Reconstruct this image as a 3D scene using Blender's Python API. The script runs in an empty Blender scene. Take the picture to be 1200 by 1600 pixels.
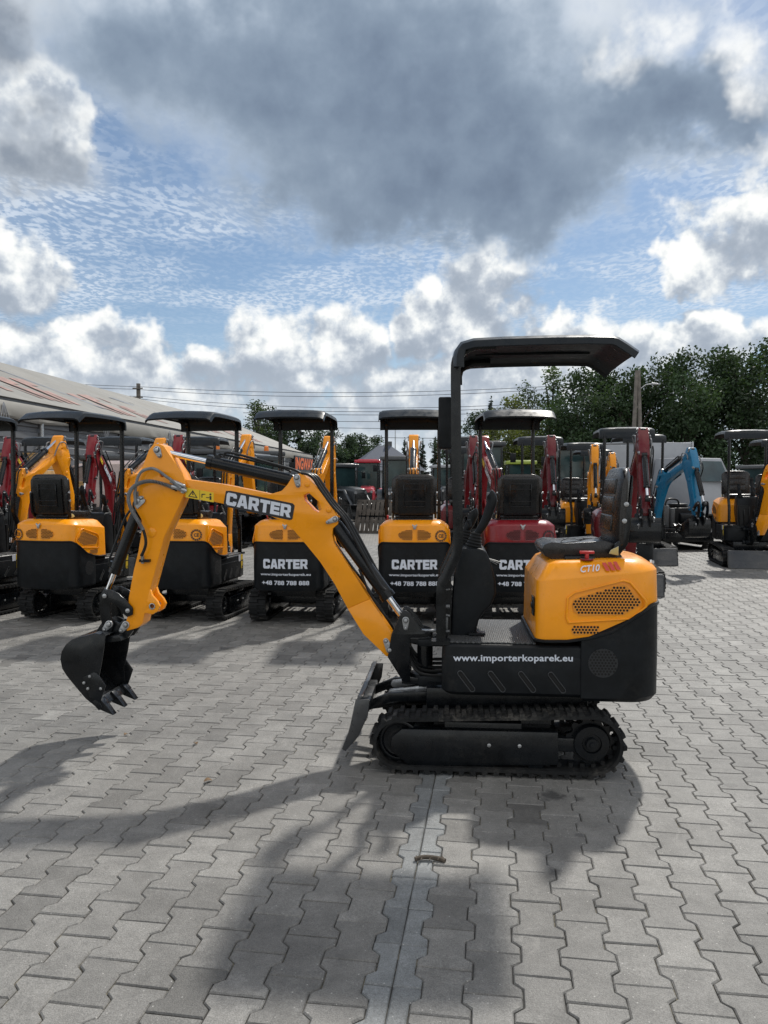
import bpy, bmesh, math, random
from math import sin, cos, tan, pi, radians, atan2, sqrt
from mathutils import Vector, Matrix
from mathutils.geometry import tessellate_polygon

scene = bpy.context.scene
col = scene.collection
# ---------------------------------------------------------------- camera
EYE = 1.52; PITCH = radians(2.27); FPX = 1210.0
cam_d = bpy.data.cameras.new("camera"); cam = bpy.data.objects.new("camera", cam_d)
col.objects.link(cam); scene.camera = cam
cam.location = (0, 0, EYE); cam.rotation_euler = (pi/2 - PITCH, 0, 0)
cam_d.sensor_fit = 'VERTICAL'; cam_d.sensor_height = 32; cam_d.lens = 32*FPX/1600
cam_d.clip_start = 0.05; cam_d.clip_end = 3000
scene.render.resolution_x = 768; scene.render.resolution_y = 1024
scene.render.engine = 'CYCLES'
scene.cycles.max_bounces = 6; scene.cycles.transparent_max_bounces = 8
scene.view_settings.view_transform = 'Standard'; scene.view_settings.look = 'None'
scene.view_settings.gamma = 1; scene.view_settings.exposure = 0.25

def pix_dir(px, py):
    u = (px-600)/FPX; v = (800-py)/FPX
    return Vector((u, cos(PITCH)+v*sin(PITCH), -sin(PITCH)+v*cos(PITCH)))
def azel(px, py):
    d = pix_dir(px, py).normalized()
    return atan2(d.x, d.y), math.asin(d.z)
def at(px, py, Y):
    d = pix_dir(px, py); t = Y/d.y
    return Vector((d.x*t, Y, EYE+d.z*t))
def ground(px, py):
    d = pix_dir(px, py); t = -EYE/d.z
    return Vector((d.x*t, d.y*t, 0))

# ---------------------------------------------------------------- sun
SUN = Vector((0.42, 0.80, 1.0)).normalized()
sl = bpy.data.lights.new("sun", 'SUN'); sl.energy = 3.2; sl.angle = radians(2.2); sl.color = (1.0, 0.96, 0.89)
so = bpy.data.objects.new("sun", sl); col.objects.link(so)
so.rotation_euler = SUN.to_track_quat('Z', 'Y').to_euler(); so.location = (20, 40, 50)

# ---------------------------------------------------------------- world
world = bpy.data.worlds.new("World"); scene.world = world; world.use_nodes = True
wt = world.node_tree; wt.nodes.clear()
class NT:
    def __init__(s, t): s.t = t
    def n(s, ty, **kw):
        nd = s.t.nodes.new(ty)
        for k, v in kw.items(): setattr(nd, k, v)
        return nd
    def set(s, inp, v):
        if isinstance(v, bpy.types.NodeSocket): s.t.links.new(v, inp)
        elif v is not None:
            try: inp.default_value = v
            except Exception: inp.default_value = (*v, 1)
    def m(s, op, a, b=None, c=None, clamp=False):
        nd = s.n('ShaderNodeMath', operation=op, use_clamp=clamp)
        s.set(nd.inputs[0], a); s.set(nd.inputs[1], b); s.set(nd.inputs[2], c)
        return nd.outputs[0]
    def v(s, op, a, b=None, scale=None):
        nd = s.n('ShaderNodeVectorMath', operation=op)
        s.set(nd.inputs[0], a); s.set(nd.inputs[1], b)
        if scale is not None: s.set(nd.inputs['Scale'], scale)
        return nd.outputs['Value'] if op in ('LENGTH', 'DOT_PRODUCT') else nd.outputs[0]
    def noise(s, vec, scale, detail=4, rough=.55, dist=0, dims='3D'):
        nd = s.n('ShaderNodeTexNoise', noise_dimensions=dims)
        s.set(nd.inputs['Vector'], vec); nd.inputs['Scale'].default_value = scale
        nd.inputs['Detail'].default_value = detail; nd.inputs['Roughness'].default_value = rough
        nd.inputs['Distortion'].default_value = dist
        return nd.outputs['Fac'], nd.outputs['Color']
    def ss(s, x, a, b):     # smoothstep map to 0..1
        nd = s.n('ShaderNodeMapRange', interpolation_type='SMOOTHSTEP', clamp=True)
        s.set(nd.inputs[0], x); s.set(nd.inputs[1], a); s.set(nd.inputs[2], b)
        return nd.outputs[0]
    def lin(s, x, a, b, c, d):
        nd = s.n('ShaderNodeMapRange', clamp=True)
        for i, q in enumerate((x, a, b, c, d)): s.set(nd.inputs[i], q)
        return nd.outputs[0]
    def mix(s, f, a, b, ty='MIX'):
        nd = s.n('ShaderNodeMix', data_type='RGBA', blend_type=ty)
        s.set(nd.inputs[0], f); s.set(nd.inputs[6], a); s.set(nd.inputs[7], b)
        return nd.outputs[2]
    def xyz(s, v):
        nd = s.n('ShaderNodeSeparateXYZ'); s.set(nd.inputs[0], v); return nd.outputs
    def comb(s, x, y, z):
        nd = s.n('ShaderNodeCombineXYZ'); s.set(nd.inputs[0], x); s.set(nd.inputs[1], y); s.set(nd.inputs[2], z)
        return nd.outputs[0]
W = NT(wt)
sky = W.n('ShaderNodeTexSky', sky_type='NISHITA')
sky.sun_disc = False
sky.sun_elevation = math.asin(SUN.z); sky.sun_rotation = atan2(SUN.x, SUN.y)
sky.altitude = 100; sky.air_density = 1.0; sky.dust_density = 0.6; sky.ozone_density = 2.0
skyc = W.v('SCALE', sky.outputs[0], scale=0.085)
dirv = W.v('NORMALIZE', W.n('ShaderNodeTexCoord').outputs['Generated'])
dx, dy, dz = W.xyz(dirv)
# --- warped angular coordinates (azimuth / elevation round the place)
w1, w1c = W.noise(dirv, 6.0, 5, .6)
wv = W.v('SCALE', W.v('SUBTRACT', w1c, (.5, .5, .5)), scale=0.20)
w2, w2c = W.noise(dirv, 22.0, 3, .6)
wv2 = W.v('SCALE', W.v('SUBTRACT', w2c, (.5, .5, .5)), scale=0.06)
wx, wy, wz = W.xyz(W.v('ADD', wv, wv2))
az = W.m('ARCTAN2', dx, dy); el = W.m('ARCSINE', dz)
azw = W.m('ADD', az, wx); elw = W.m('ADD', el, wy)
elu = W.m('ADD', elw, .028)
AEU = W.comb(azw, elw, elu)
def ell(px, py, rx, ry, down=1.0):
    """inside measure of an ellipse of sky at a given bearing and height, and the same a little higher up"""
    a, e = azel(px, py); a2, _ = azel(px+rx, py); a0, _ = azel(px-rx, py)
    _, e2 = azel(px, py+ry); _, e0 = azel(px, py-ry)
    ra = (a2-a0)/2; re = (e0-e2)/2
    nd = W.n('ShaderNodeVectorMath', operation='MULTIPLY_ADD'); W.set(nd.inputs[0], AEU); nd.inputs[1].default_value = (1/ra, 1/re, 1/re); nd.inputs[2].default_value = (-a/ra, -e/re, -e/re)
    q = nd.outputs[0]
    if down != 1.0: q = W.v('MAXIMUM', q, W.v('MULTIPLY', q, (-1.0, -down, -down)))
    q2 = W.v('MULTIPLY', q, q)
    return W.v('DOT_PRODUCT', q2, (-1, -1, 0)), W.v('DOT_PRODUCT', q2, (-1, 0, -1))
def union(lst, k=0):
    o = lst[0][k]
    for f in lst[1:]: o = W.m('SMOOTH_MAX', o, f[k], 0.25)
    return W.m('MULTIPLY_ADD', o, .5, .5)
big = union([ell(*q) for q in [(560, 10, 560, 260), (640, 180, 470, 200), (730, 275, 350, 135), (980, 190, 300, 140), (330, 60, 330, 200),
                               (640, -220, 700, 260)]])
lef = union([ell(*q) for q in [(40, 265, 160, 80), (10, 0, 280, 80), (-60, 60, 160, 120)]])
lowl = [(-10, 190, 160, 110), (60, 160, 95, 72), (120, 215, 70, 50), (0, 425, 125, 85), (70, 440, 60, 45),
        (640, 480, 44, 66), (750, 440, 100, 75), (740, 500, 110, 70), (1160, 380, 95, 76), (1070, 425, 55, 30),
        (1230, 240, 110, 60)]
bank = [(60, 560, 200, 62, .22), (180, 540, 110, 52, .22), (430, 530, 88, 68, .22), (540, 540, 66, 60, .22), (620, 600, 150, 60, .22), (300, 600, 160, 58, .22),
        (760, 560, 130, 40, .22), (920, 525, 120, 44, .22), (1100, 525, 140, 44, .22), (1010, 560, 160, 40, .22)]
_lb = [ell(*q) for q in lowl]+[ell(*q) for q in bank]
low = union(_lb); lowu = union(_lb, 1)
def fbm(off, scale=13.0):
    v = W.v('ADD', dirv, off) if off else dirv
    f = W.noise(v, scale, 5, .62)[0]
    vo_ = W.n('ShaderNodeTexVoronoi', feature='F1'); vo_.inputs['Scale'].default_value = 24
    W.set(vo_.inputs['Vector'], W.v('ADD', v, wv2))
    return W.m('SUBTRACT', W.m('ADD', f, .13), W.m('MULTIPLY', vo_.outputs['Distance'], .28))
n0 = fbm(None); n1 = fbm((0.012, 0.0, 0.022))
nb = W.noise(dirv, 5.0, 3, .55)[0]
# generic fair weather cumulus in every other direction (unseen, above the frame and, as added fill, behind the viewer)
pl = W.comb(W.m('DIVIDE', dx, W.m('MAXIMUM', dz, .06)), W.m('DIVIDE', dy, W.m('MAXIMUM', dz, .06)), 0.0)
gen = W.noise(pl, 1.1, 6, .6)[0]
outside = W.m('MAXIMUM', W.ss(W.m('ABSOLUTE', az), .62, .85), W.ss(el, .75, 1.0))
nf = W.noise(dirv, 46.0, 4, .62)[0]
lowd = W.m('ADD', low, W.m('MULTIPLY', W.m('SUBTRACT', n0, .5), 1.1))
lowd = W.m('ADD', lowd, W.m('MULTIPLY', W.m('SUBTRACT', nf, .5), .42))
low_a = W.ss(lowd, -0.10, 0.34)
def bigfield(f, w0, w1_, w2_):
    f = W.m('ADD', f, W.m('MULTIPLY', W.m('SUBTRACT', nb, .5), w0))
    f = W.m('ADD', f, W.m('MULTIPLY', W.m('SUBTRACT', n0, .5), w1_))
    return W.m('ADD', f, W.m('MULTIPLY', W.m('SUBTRACT', nf, .5), w2_))
bigd = bigfield(big, .38, .55, .10)
big_a = W.ss(bigd, -0.16, 0.36)
lefd = bigfield(lef, .5, .7, .12); lef_a = W.ss(lefd, -.1, .5)
# fine rippled altocumulus high up
rp = W.v('ADD', pl, W.v('SCALE', W.v('SUBTRACT', W.noise(pl, 1.4, 2)[1], (.5, .5, .5)), scale=.30))
vo = W.n('ShaderNodeTexNoise'); W.set(vo.inputs['Vector'], W.v('MULTIPLY', rp, (1.0, .62, 1.0))); vo.inputs['Scale'].default_value = 34; vo.inputs['Detail'].default_value = 3.5
rip = W.ss(vo.outputs['Fac'], .42, .60)
ripm = W.ss(W.noise(pl, .9, 5, .6)[0], .40, .62)
ripel = W.m('MULTIPLY', W.ss(el, .13, .22), W.m('SUBTRACT', 1.0, W.ss(el, .45, .60)))
rip_a = W.m('MULTIPLY', W.m('MULTIPLY', W.m('ADD', W.m('MULTIPLY', rip, .62), .22), W.m('ADD', .10, W.m('MULTIPLY', ripm, .85))), ripel)
veil = W.m('ADD', W.m('MULTIPLY', W.m('SUBTRACT', 1.0, W.ss(el, 0.0, .26)), .62), .06)
blue = W.v('MULTIPLY', skyc, (.74, .82, .86))
base = W.mix(veil, blue, (.45, .555, .67, 1))
base = W.mix(rip_a, base, (.60, .67, .76, 1))
# cumulus: lit toward the sun, grey beneath
grad = W.m('MULTIPLY', W.m('SUBTRACT', low, lowu), .8, clamp=False)
lit = W.m('ADD', W.m('MULTIPLY', W.m('SUBTRACT', n0, n1), 2.6), .44)
lit = W.m('ADD', lit, grad)
lit = W.m('ADD', lit, W.m('MULTIPLY', W.m('SUBTRACT', nf, .5), .5))
lit = W.m('SUBTRACT', lit, W.m('MULTIPLY', W.ss(lowd, .25, 1.0), .22), clamp=True)
rl = W.n('ShaderNodeValToRGB'); W.set(rl.inputs[0], lit); q_ = rl.color_ramp; q_.interpolation = 'B_SPLINE'
q_.elements[0].position = 0.0; q_.elements[0].color = (.31, .36, .43, 1); q_.elements[1].position = 1.0; q_.elements[1].color = (.88, .88, .86, 1)
for p_, c_ in ((.35, (.38, .43, .50, 1)), (.62, (.60, .64, .68, 1)), (.82, (.78, .80, .80, 1))): q_.elements.new(p_).color = c_
lowcol = W.mix(W.m('MULTIPLY', W.m('SUBTRACT', 1.0, W.ss(el, .02, .17)), .62), rl.outputs[0], (.50, .56, .62, 1))
base = W.mix(low_a, base, lowcol)
nm = W.noise(dirv, 4.2, 5, .58, .4)[0]; nm2 = W.noise(W.v('ADD', dirv, (.03, 0, .06)), 4.2, 3, .5, .4)[0]
dk = union([ell(*q) for q in [(700, 285, 430, 130), (560, 180, 430, 190), (1040, 180, 200, 110)]])
bs = W.m('ADD', W.m('MULTIPLY', W.ss(dk, -.5, .9), .72), W.m('MULTIPLY', W.ss(bigd, 0.0, .8), .28))
bs = W.m('ADD', bs, W.m('MULTIPLY', W.m('SUBTRACT', nm, .5), .42))
bs = W.m('ADD', bs, W.m('MULTIPLY', W.m('SUBTRACT', nm2, nm), 1.0))
bs = W.m('ADD', bs, W.m('MULTIPLY', W.m('SUBTRACT', n0, .5), .22), clamp=True)
rampn = W.n('ShaderNodeValToRGB'); W.set(rampn.inputs[0], bs); cr_ = rampn.color_ramp; cr_.interpolation = 'B_SPLINE'
cr_.elements[0].position = 0.0; cr_.elements[0].color = (.66, .70, .74, 1); cr_.elements[1].position = 1.0; cr_.elements[1].color = (.115, .150, .205, 1)
for p_, c_ in ((.22, (.42, .49, .58, 1)), (.45, (.25, .315, .40, 1)), (.70, (.185, .24, .32, 1)), (.88, (.145, .19, .265, 1))):
    e_ = cr_.elements.new(p_); e_.color = c_
lfs = W.m('ADD', W.ss(lefd, -.1, .6), W.m('MULTIPLY', W.m('SUBTRACT', nm, .5), .9), clamp=True)
base = W.mix(lef_a, base, W.mix(lfs, (.58, .62, .66, 1), (.20, .24, .30, 1)))
base = W.mix(big_a, base, rampn.outputs[0])
# bright gaps where the sun comes through at upper right
glow = W.ss(union([ell(985, 45, 90, 90), ell(1165, 70, 75, 90), ell(1190, 230, 60, 50)]), -0.1, .5)
base = W.mix(W.m('MULTIPLY', W.m('MULTIPLY', glow, .85), W.ss(n0, .28, .70)), base, (.92, .92, .90, 1))
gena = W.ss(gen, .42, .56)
gencol = W.mix(W.ss(dy, -.5, .5), (1.15, 1.12, 1.07, 1), (.50, .53, .57, 1))  # unseen clouds behind the viewer brightened to fill the shaded near sides
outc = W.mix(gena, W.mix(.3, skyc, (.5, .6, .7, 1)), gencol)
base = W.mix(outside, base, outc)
# below the horizon: plain ground tone
base = W.mix(W.ss(dz, -.02, -.001), (.10, .10, .10, 1), base)
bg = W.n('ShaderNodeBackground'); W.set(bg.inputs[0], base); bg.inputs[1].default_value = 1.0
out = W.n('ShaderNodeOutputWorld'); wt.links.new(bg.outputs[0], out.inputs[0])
world.cycles.sampling_method = 'MANUAL'; world.cycles.sample_map_resolution = 512

# ---------------------------------------------------------------- materials
MATS = {}
def mat(name, color, rough=.5, metal=0, coat=0, vary=0, vscale=8, bump=0, bscale=60, spec=.5, dust=0, fn=None):
    if name in MATS: return MATS[name]
    m = bpy.data.materials.new(name); m.use_nodes = True
    t = m.node_tree; N = NT(t); b = t.nodes['Principled BSDF']
    b.inputs['Base Color'].default_value = (*color, 1)
    b.inputs['Roughness'].default_value = rough; b.inputs['Metallic'].default_value = metal
    b.inputs['Coat Weight'].default_value = coat; b.inputs['Coat Roughness'].default_value = .12
    b.inputs['Specular IOR Level'].default_value = spec
    oc = N.n('ShaderNodeTexCoord').outputs['Object']
    if vary:
        f = N.noise(oc, vscale, 5, .6)[0]
        c = N.mix(N.ss(f, .3, .7), tuple(x*(1-vary) for x in color)+(1,), tuple(min(1, x*(1+vary)) for x in color)+(1,))
        t.links.new(c, b.inputs['Base Color'])
        r = N.lin(N.noise(oc, vscale*3, 4)[0], .3, .7, max(.02, rough-.1), min(1, rough+.12))
        t.links.new(r, b.inputs['Roughness'])
        if dust:
            g = N.noise(oc, 3.5, 6, .7)[0]; g2 = N.noise(oc, 45, 3, .7)[0]
            dm = N.m('MULTIPLY', N.m('MULTIPLY', N.ss(g, .45, .75), N.ss(g2, .35, .7)), dust)
            c2 = N.mix(dm, c, (.26, .24, .21, 1)); t.links.new(c2, b.inputs['Base Color'])
    if bump:
        bn = N.n('ShaderNodeBump'); bn.inputs['Strength'].default_value = bump; bn.inputs['Distance'].default_value = .004
        t.links.new(N.noise(oc, bscale, 4)[0], bn.inputs['Height']); t.links.new(bn.outputs[0], b.inputs['Normal'])
    if fn: fn(N, b, oc)
    MATS[name] = m; return m
def paint(name, c): return mat(name, c, .33, coat=.30, vary=.06, vscale=5, bump=.05, bscale=25, dust=.05, spec=.35)
PAINT = {'orange': paint('orange_paint', (.90, .325, .003)), 'red': paint('red_paint', (.20, .004, .010)),
         'darkred': paint('dark_red_paint', (.13, .004, .008)), 'blue': paint('blue_paint', (.001, .15, .30))}
BLACK = mat('black_paint', (.0055, .0068, .0085), .26, coat=.14, vary=.3, vscale=6, bump=.05, bscale=40, dust=.06, spec=.28)
PLAST = mat('black_plastic', (.0080, .0098, .0118), .40, vary=.25, vscale=9, bump=.12, bscale=260, dust=.05, spec=.20)
CANOPYM = mat('canopy_plastic', (.012, .016, .020), .33, vary=.15, vscale=5, bump=.06, bscale=160, dust=.06, spec=.25)
RUBBER = mat('rubber', (.0085, .0092, .010), .68, vary=.35, vscale=12, bump=.5, bscale=90, dust=.38, spec=.3)
VINYL = mat('vinyl', (.013, .0115, .0115), .28, vary=.15, vscale=14, bump=.10, bscale=220, dust=.05)
CHROME = mat('chrome', (.75, .76, .78), .12, metal=1)
ZINC = mat('zinc', (.42, .43, .44), .38, metal=.85, vary=.2, vscale=40, bump=.2, bscale=120)
STEEL = mat('bare_steel', (.12, .125, .13), .42, metal=.6, vary=.3, vscale=12, dust=.4)
HOSE = mat('hose_rubber', (.009, .0095, .010), .40, spec=.3, vary=.2, vscale=30)
HOSEG = mat('grey_hose', (.17, .18, .19), .5, vary=.2, vscale=30)
WHITE = mat('white_lettering', (.62, .66, .74), .5, vary=.04)
DECALB = mat('black_decal', (.012, .012, .016), .4)
YELLOW = mat('yellow_sticker', (.75, .52, .02), .5)
REDD = mat('red_plastic', (.50, .03, .03), .4)
HOLE = mat('hole_dark', (.008, .008, .008), .9)
GLASS = mat('cab_glass', (.022, .045, .048), .05, vary=.35, vscale=1.2)
AMBER = mat('amber_lens', (.85, .22, .02), .25)
WHITEP = mat('white_panel', (.30, .315, .34), .5, vary=.06, vscale=2)
TYRE = mat('tyre', (.012, .012, .012), .85, vary=.3, dust=.6)
def _plate(N, b, oc):
    wv = N.n('ShaderNodeTexWave', wave_type='BANDS', bands_direction='X'); wv.inputs['Scale'].default_value = 30; wv.inputs['Distortion'].default_value = 3; wv.inputs['Detail Scale'].default_value = 6
    N.t.links.new(oc, wv.inputs['Vector'])
    w2 = N.n('ShaderNodeTexWave', wave_type='BANDS', bands_direction='DIAGONAL'); w2.inputs['Scale'].default_value = 22; w2.inputs['Distortion'].default_value = 1.5
    N.t.links.new(oc, w2.inputs['Vector'])
    h = N.m('MULTIPLY', wv.outputs['Fac'], w2.outputs['Fac'])
    bn = N.n('ShaderNodeBump'); bn.inputs['Strength'].default_value = .9; bn.inputs['Distance'].default_value = .006
    N.t.links.new(h, bn.inputs['Height']); N.t.links.new(bn.outputs[0], b.inputs['Normal'])
MATTING = mat('floor_mat', (.055, .058, .06), .45, fn=_plate)

# ---------------------------------------------------------------- mesh helpers
class MB:
    def __init__(s): s.v = []; s.f = []; s.m = []
    def add(s, vs, fs, mi=0):
        o = len(s.v); s.v += [tuple(v) for v in vs]; s.f += [tuple(i+o for i in f) for f in fs]; s.m += [mi]*len(fs)
        return s
    def box(s, c, d, mi=0, R=None):
        x, y, z = d[0]/2, d[1]/2, d[2]/2
        vs = [Vector((a*x, b*y, e*z)) for a in (-1, 1) for b in (-1, 1) for e in (-1, 1)]
        if R is not None: vs = [R @ v for v in vs]
        vs = [v+Vector(c) for v in vs]
        return s.add(vs, [(0, 1, 3, 2), (4, 6, 7, 5), (0, 4, 5, 1), (2, 3, 7, 6), (0, 2, 6, 4), (1, 5, 7, 3)], mi)
    def tube(s, pts, r, n=10, mi=0, caps=True):
        pts = [Vector(p) for p in pts]; k = len(pts)
        rs = r if isinstance(r, (list, tuple)) else [r]*k
        up = None; rings = []
        for i, p in enumerate(pts):
            t = (pts[min(i+1, k-1)]-pts[max(i-1, 0)]).normalized()
            if up is None: up = Vector((0, 0, 1)) if abs(t.z) < .9 else Vector((0, 1, 0))
            a = up - t*up.dot(t)
            if a.length < 1e-5: a = t.orthogonal()
            a.normalize(); b = t.cross(a); up = a
            rings.append([p+(a*cos(2*pi*j/n)+b*sin(2*pi*j/n))*rs[i] for j in range(n)])
        return s.rings(rings, mi, caps)
    def rings(s, rings, mi=0, caps=True, closed=True):
        n = len(rings[0]); vs = [v for r in rings for v in r]; fs = []
        for i in range(len(rings)-1):
            for j in range(n if closed else n-1):
                a = i*n+j; b = i*n+(j+1) % n; fs.append((a, b, b+n, a+n))
        if caps: fs += [tuple(range(n))[::-1], tuple(range((len(rings)-1)*n, len(rings)*n))]
        return s.add(vs, fs, mi)
    def cyl(s, p0, p1, r, n=20, mi=0, r1=None): return s.tube([p0, p1], [r, r if r1 is None else r1], n, mi)
    def disc_y(s, x, z, y0, y1, r, n=20, mi=0): return s.cyl((x, y0, z), (x, y1, z), r, n, mi)
    def prism(s, pts, y0, y1=None, holes=(), mi=0, hw=None):
        """outline in the x-z plane, solid between y0 and y1 (hw: half width per point instead)"""
        loops = [list(pts)]+[list(h) for h in holes]
        flat = [p for l in loops for p in l]
        tri = tessellate_polygon([[Vector((p[0], p[1], 0)) for p in l] for l in loops])
        n = len(flat)
        if hw is None: a = [y0]*n; b = [y1]*n
        else: a = [-h for h in hw]+[-hw[0]]*(n-len(hw)); b = [-q for q in a]
        vs = [(p[0], a[i], p[1]) for i, p in enumerate(flat)]+[(p[0], b[i], p[1]) for i, p in enumerate(flat)]
        fs = [tuple(t) for t in tri]+[tuple(i+n for i in t)[::-1] for t in tri]
        o = 0
        for l in loops:
            k = len(l)
            for j in range(k):
                i0 = o+j; i1 = o+(j+1) % k; fs.append((i0, i1, i1+n, i0+n))
            o += k
        return s.add(vs, fs, mi)
    def lathe_y(s, prof, x, z, n=28, mi=0):
        """prof: (y, r) pairs turned about the y axis through (x, z)"""
        rings = [[(x+r*cos(2*pi*j/n), y, z+r*sin(2*pi*j/n)) for j in range(n)] for y, r in prof]
        return s.rings(rings, mi, True)
    def mesh(s, name, mats, bev=0, seg=2, angle=30, smooth=True):
        me = bpy.data.meshes.new(name); me.from_pydata(s.v, [], s.f)
        for m in (mats if isinstance(mats, (list, tuple)) else [mats]): me.materials.append(m)
        me.polygons.foreach_set('material_index', s.m)
        bm = bmesh.new(); bm.from_mesh(me)
        bmesh.ops.recalc_face_normals(bm, faces=bm.faces)
        if bev:
            bmesh.ops.remove_doubles(bm, verts=bm.verts, dist=1e-5)
            ed = [e for e in bm.edges if len(e.link_faces) == 2 and e.calc_face_angle(0) > radians(angle)]
            bmesh.ops.bevel(bm, geom=ed, offset=bev, segments=seg, affect='EDGES', profile=.5, clamp_overlap=True)
        bm.to_mesh(me); bm.free()
        if smooth:
            me.shade_smooth(); me.set_sharp_from_angle(angle=radians(38 if not bev else 50))
        return me
STEELD = None
SPLIT = {'arm_lug', 'data_sticker', 'grille', 'fan_grille', 'side_slot', 'joystick', 'pin_plate', 'joystick_boot', 'frame_bolt', 'seat_bolt', 'link_pin', 'bucket_link', 'bolt', 'valve_fitting', 'pedal_lever', 'hydraulic_hose',
         'swing_hose', 'boom_hose', 'loop_hose', 'hose_fitting', 'hose_clamp', 'swing_pin', 'blade_arm', 'roof_print', 'roof_stripe', 'tie_strap', 'frame_posts', 'rear_grille', 'brace', 'concrete_blocks', 'swing_bracket', 'seat_frame', 'rail', 'crossarm', 'loader_arm', 'arm_hose', 'track_frame', 'box_trim'}
def split_mesh(me):
    """separate the pieces of one mesh that do not touch, as meshes of their own"""
    n = len(me.vertices); par = list(range(n))
    def find(a):
        while par[a] != a: par[a] = par[par[a]]; a = par[a]
        return a
    for e in me.edges:
        a, b = find(e.vertices[0]), find(e.vertices[1])
        if a != b: par[a] = b
    isl = {}
    for i in range(n): isl.setdefault(find(i), []).append(i)
    B = []
    for k, vs in isl.items():
        c = [me.vertices[i].co for i in vs]
        B.append([[k], [min(v[j] for v in c)-.0015 for j in range(3)], [max(v[j] for v in c)+.0015 for j in range(3)]])
    ch = True
    while ch and len(B) > 1:
        ch = False; out = []
        for b in B:
            for o in out:
                if all(b[1][j] <= o[2][j] and o[1][j] <= b[2][j] for j in range(3)):
                    o[0] += b[0]; o[1] = [min(o[1][j], b[1][j]) for j in range(3)]; o[2] = [max(o[2][j], b[2][j]) for j in range(3)]; ch = True; break
            else: out.append(b)
        B = out
    if len(B) < 2 or len(B) > 40: return [me]
    res = []
    gid = {}
    for gi, b in enumerate(B):
        for k in b[0]: gid[k] = gi
    fg = [[] for _ in B]
    for p in me.polygons: fg[gid[find(p.vertices[0])]].append(p.index)
    for fs in fg:
        if not fs: continue
        mp = {}; V = []; F = []; mi = []; sm = []
        for f in fs:
            p = me.polygons[f]; r = []
            for v in p.vertices:
                if v not in mp: mp[v] = len(V); V.append(tuple(me.vertices[v].co))
                r.append(mp[v])
            F.append(r); mi.append(p.material_index)
        m2 = bpy.data.meshes.new(me.name); m2.from_pydata(V, [], F)
        for q in me.materials: m2.materials.append(q)
        m2.polygons.foreach_set('material_index', mi)
        if me.polygons[fs[0]].use_smooth: m2.shade_smooth(); m2.set_sharp_from_angle(angle=radians(45))
        res.append(m2)
    return res
_sp = {}
def tag(o, label=None, cat=None, group=None, kind=None):
    for k, v in (('label', label), ('category', cat), ('group', group), ('kind', kind)):
        if v: o[k] = v
    return o
def obj(name, me, parent=None, M=None):
    if name in SPLIT and parent is not None:
        if me.name not in _sp: _sp[me.name] = split_mesh(me)
        if len(_sp[me.name]) > 1: return [obj1(name, q, parent, M) for q in _sp[me.name]][0]
    return obj1(name, me, parent, M)
def obj1(name, me, parent=None, M=None):
    o = bpy.data.objects.new(name, me); col.objects.link(o)
    if parent: o.parent = parent
    if M is not None: o.matrix_basis = M
    return o
def empty(name, loc=(0, 0, 0), rz=0, s=1):
    o = bpy.data.objects.new(name, None); col.objects.link(o); o.empty_display_size = .2
    o.location = loc; o.rotation_euler = (0, 0, rz); o.scale = (s, s, s); return o
def smooth_path(p, n=6):
    p = [Vector(q) for q in p]; out = []
    for i in range(len(p)-1):
        a = p[max(i-1, 0)]; b = p[i]; c = p[i+1]; d = p[min(i+2, len(p)-1)]
        for k in range(n):
            t = k/n
            out.append(.5*((2*b)+(c-a)*t+(2*a-5*b+4*c-d)*t*t+(3*b-a-3*c+d)*t**3))
    out.append(p[-1]); return out
def circ(cx, cz, r, n=20, a0=0): return [(cx+r*cos(a0+2*pi*i/n), cz+r*sin(a0+2*pi*i/n)) for i in range(n)]
def hull2(x1, z1, r1, x2, z2, r2, n=8):
    a = atan2(z2-z1, x2-x1); d = math.hypot(x2-x1, z2-z1); b = math.acos(max(-1, min(1, (r1-r2)/d)))
    o = []
    for i in range(n+1):
        t = a+b+(2*pi-2*b)*i/n; o.append((x1+r1*cos(t), z1+r1*sin(t)))
    for i in range(n+1):
        t = a-b+2*b*i/n; o.append((x2+r2*cos(t), z2+r2*sin(t)))
    return o
def text_tris(s, size=1, bold=0.0, spacing=1.0):
    cu = bpy.data.curves.new('txt', 'FONT'); cu.body = s; cu.size = size; cu.offset = bold; cu.resolution_u = 3; cu.space_character = spacing
    o = bpy.data.objects.new('txt', cu); col.objects.link(o)
    dg = bpy.context.evaluated_depsgraph_get(); dg.update()
    me = bpy.data.meshes.new_from_object(o.evaluated_get(dg))
    vs = [(v.co.x, v.co.y) for v in me.vertices]; fs = [tuple(p.vertices) for p in me.polygons]
    bpy.data.objects.remove(o); bpy.data.curves.remove(cu); bpy.data.meshes.remove(me)
    x0 = min(v[0] for v in vs); x1 = max(v[0] for v in vs); y0 = min(v[1] for v in vs); y1 = max(v[1] for v in vs)
    return [((x-x0)/(x1-x0), (y-y0)/(y1-y0)) for x, y in vs], fs, (x1-x0)/(y1-y0)
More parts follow.
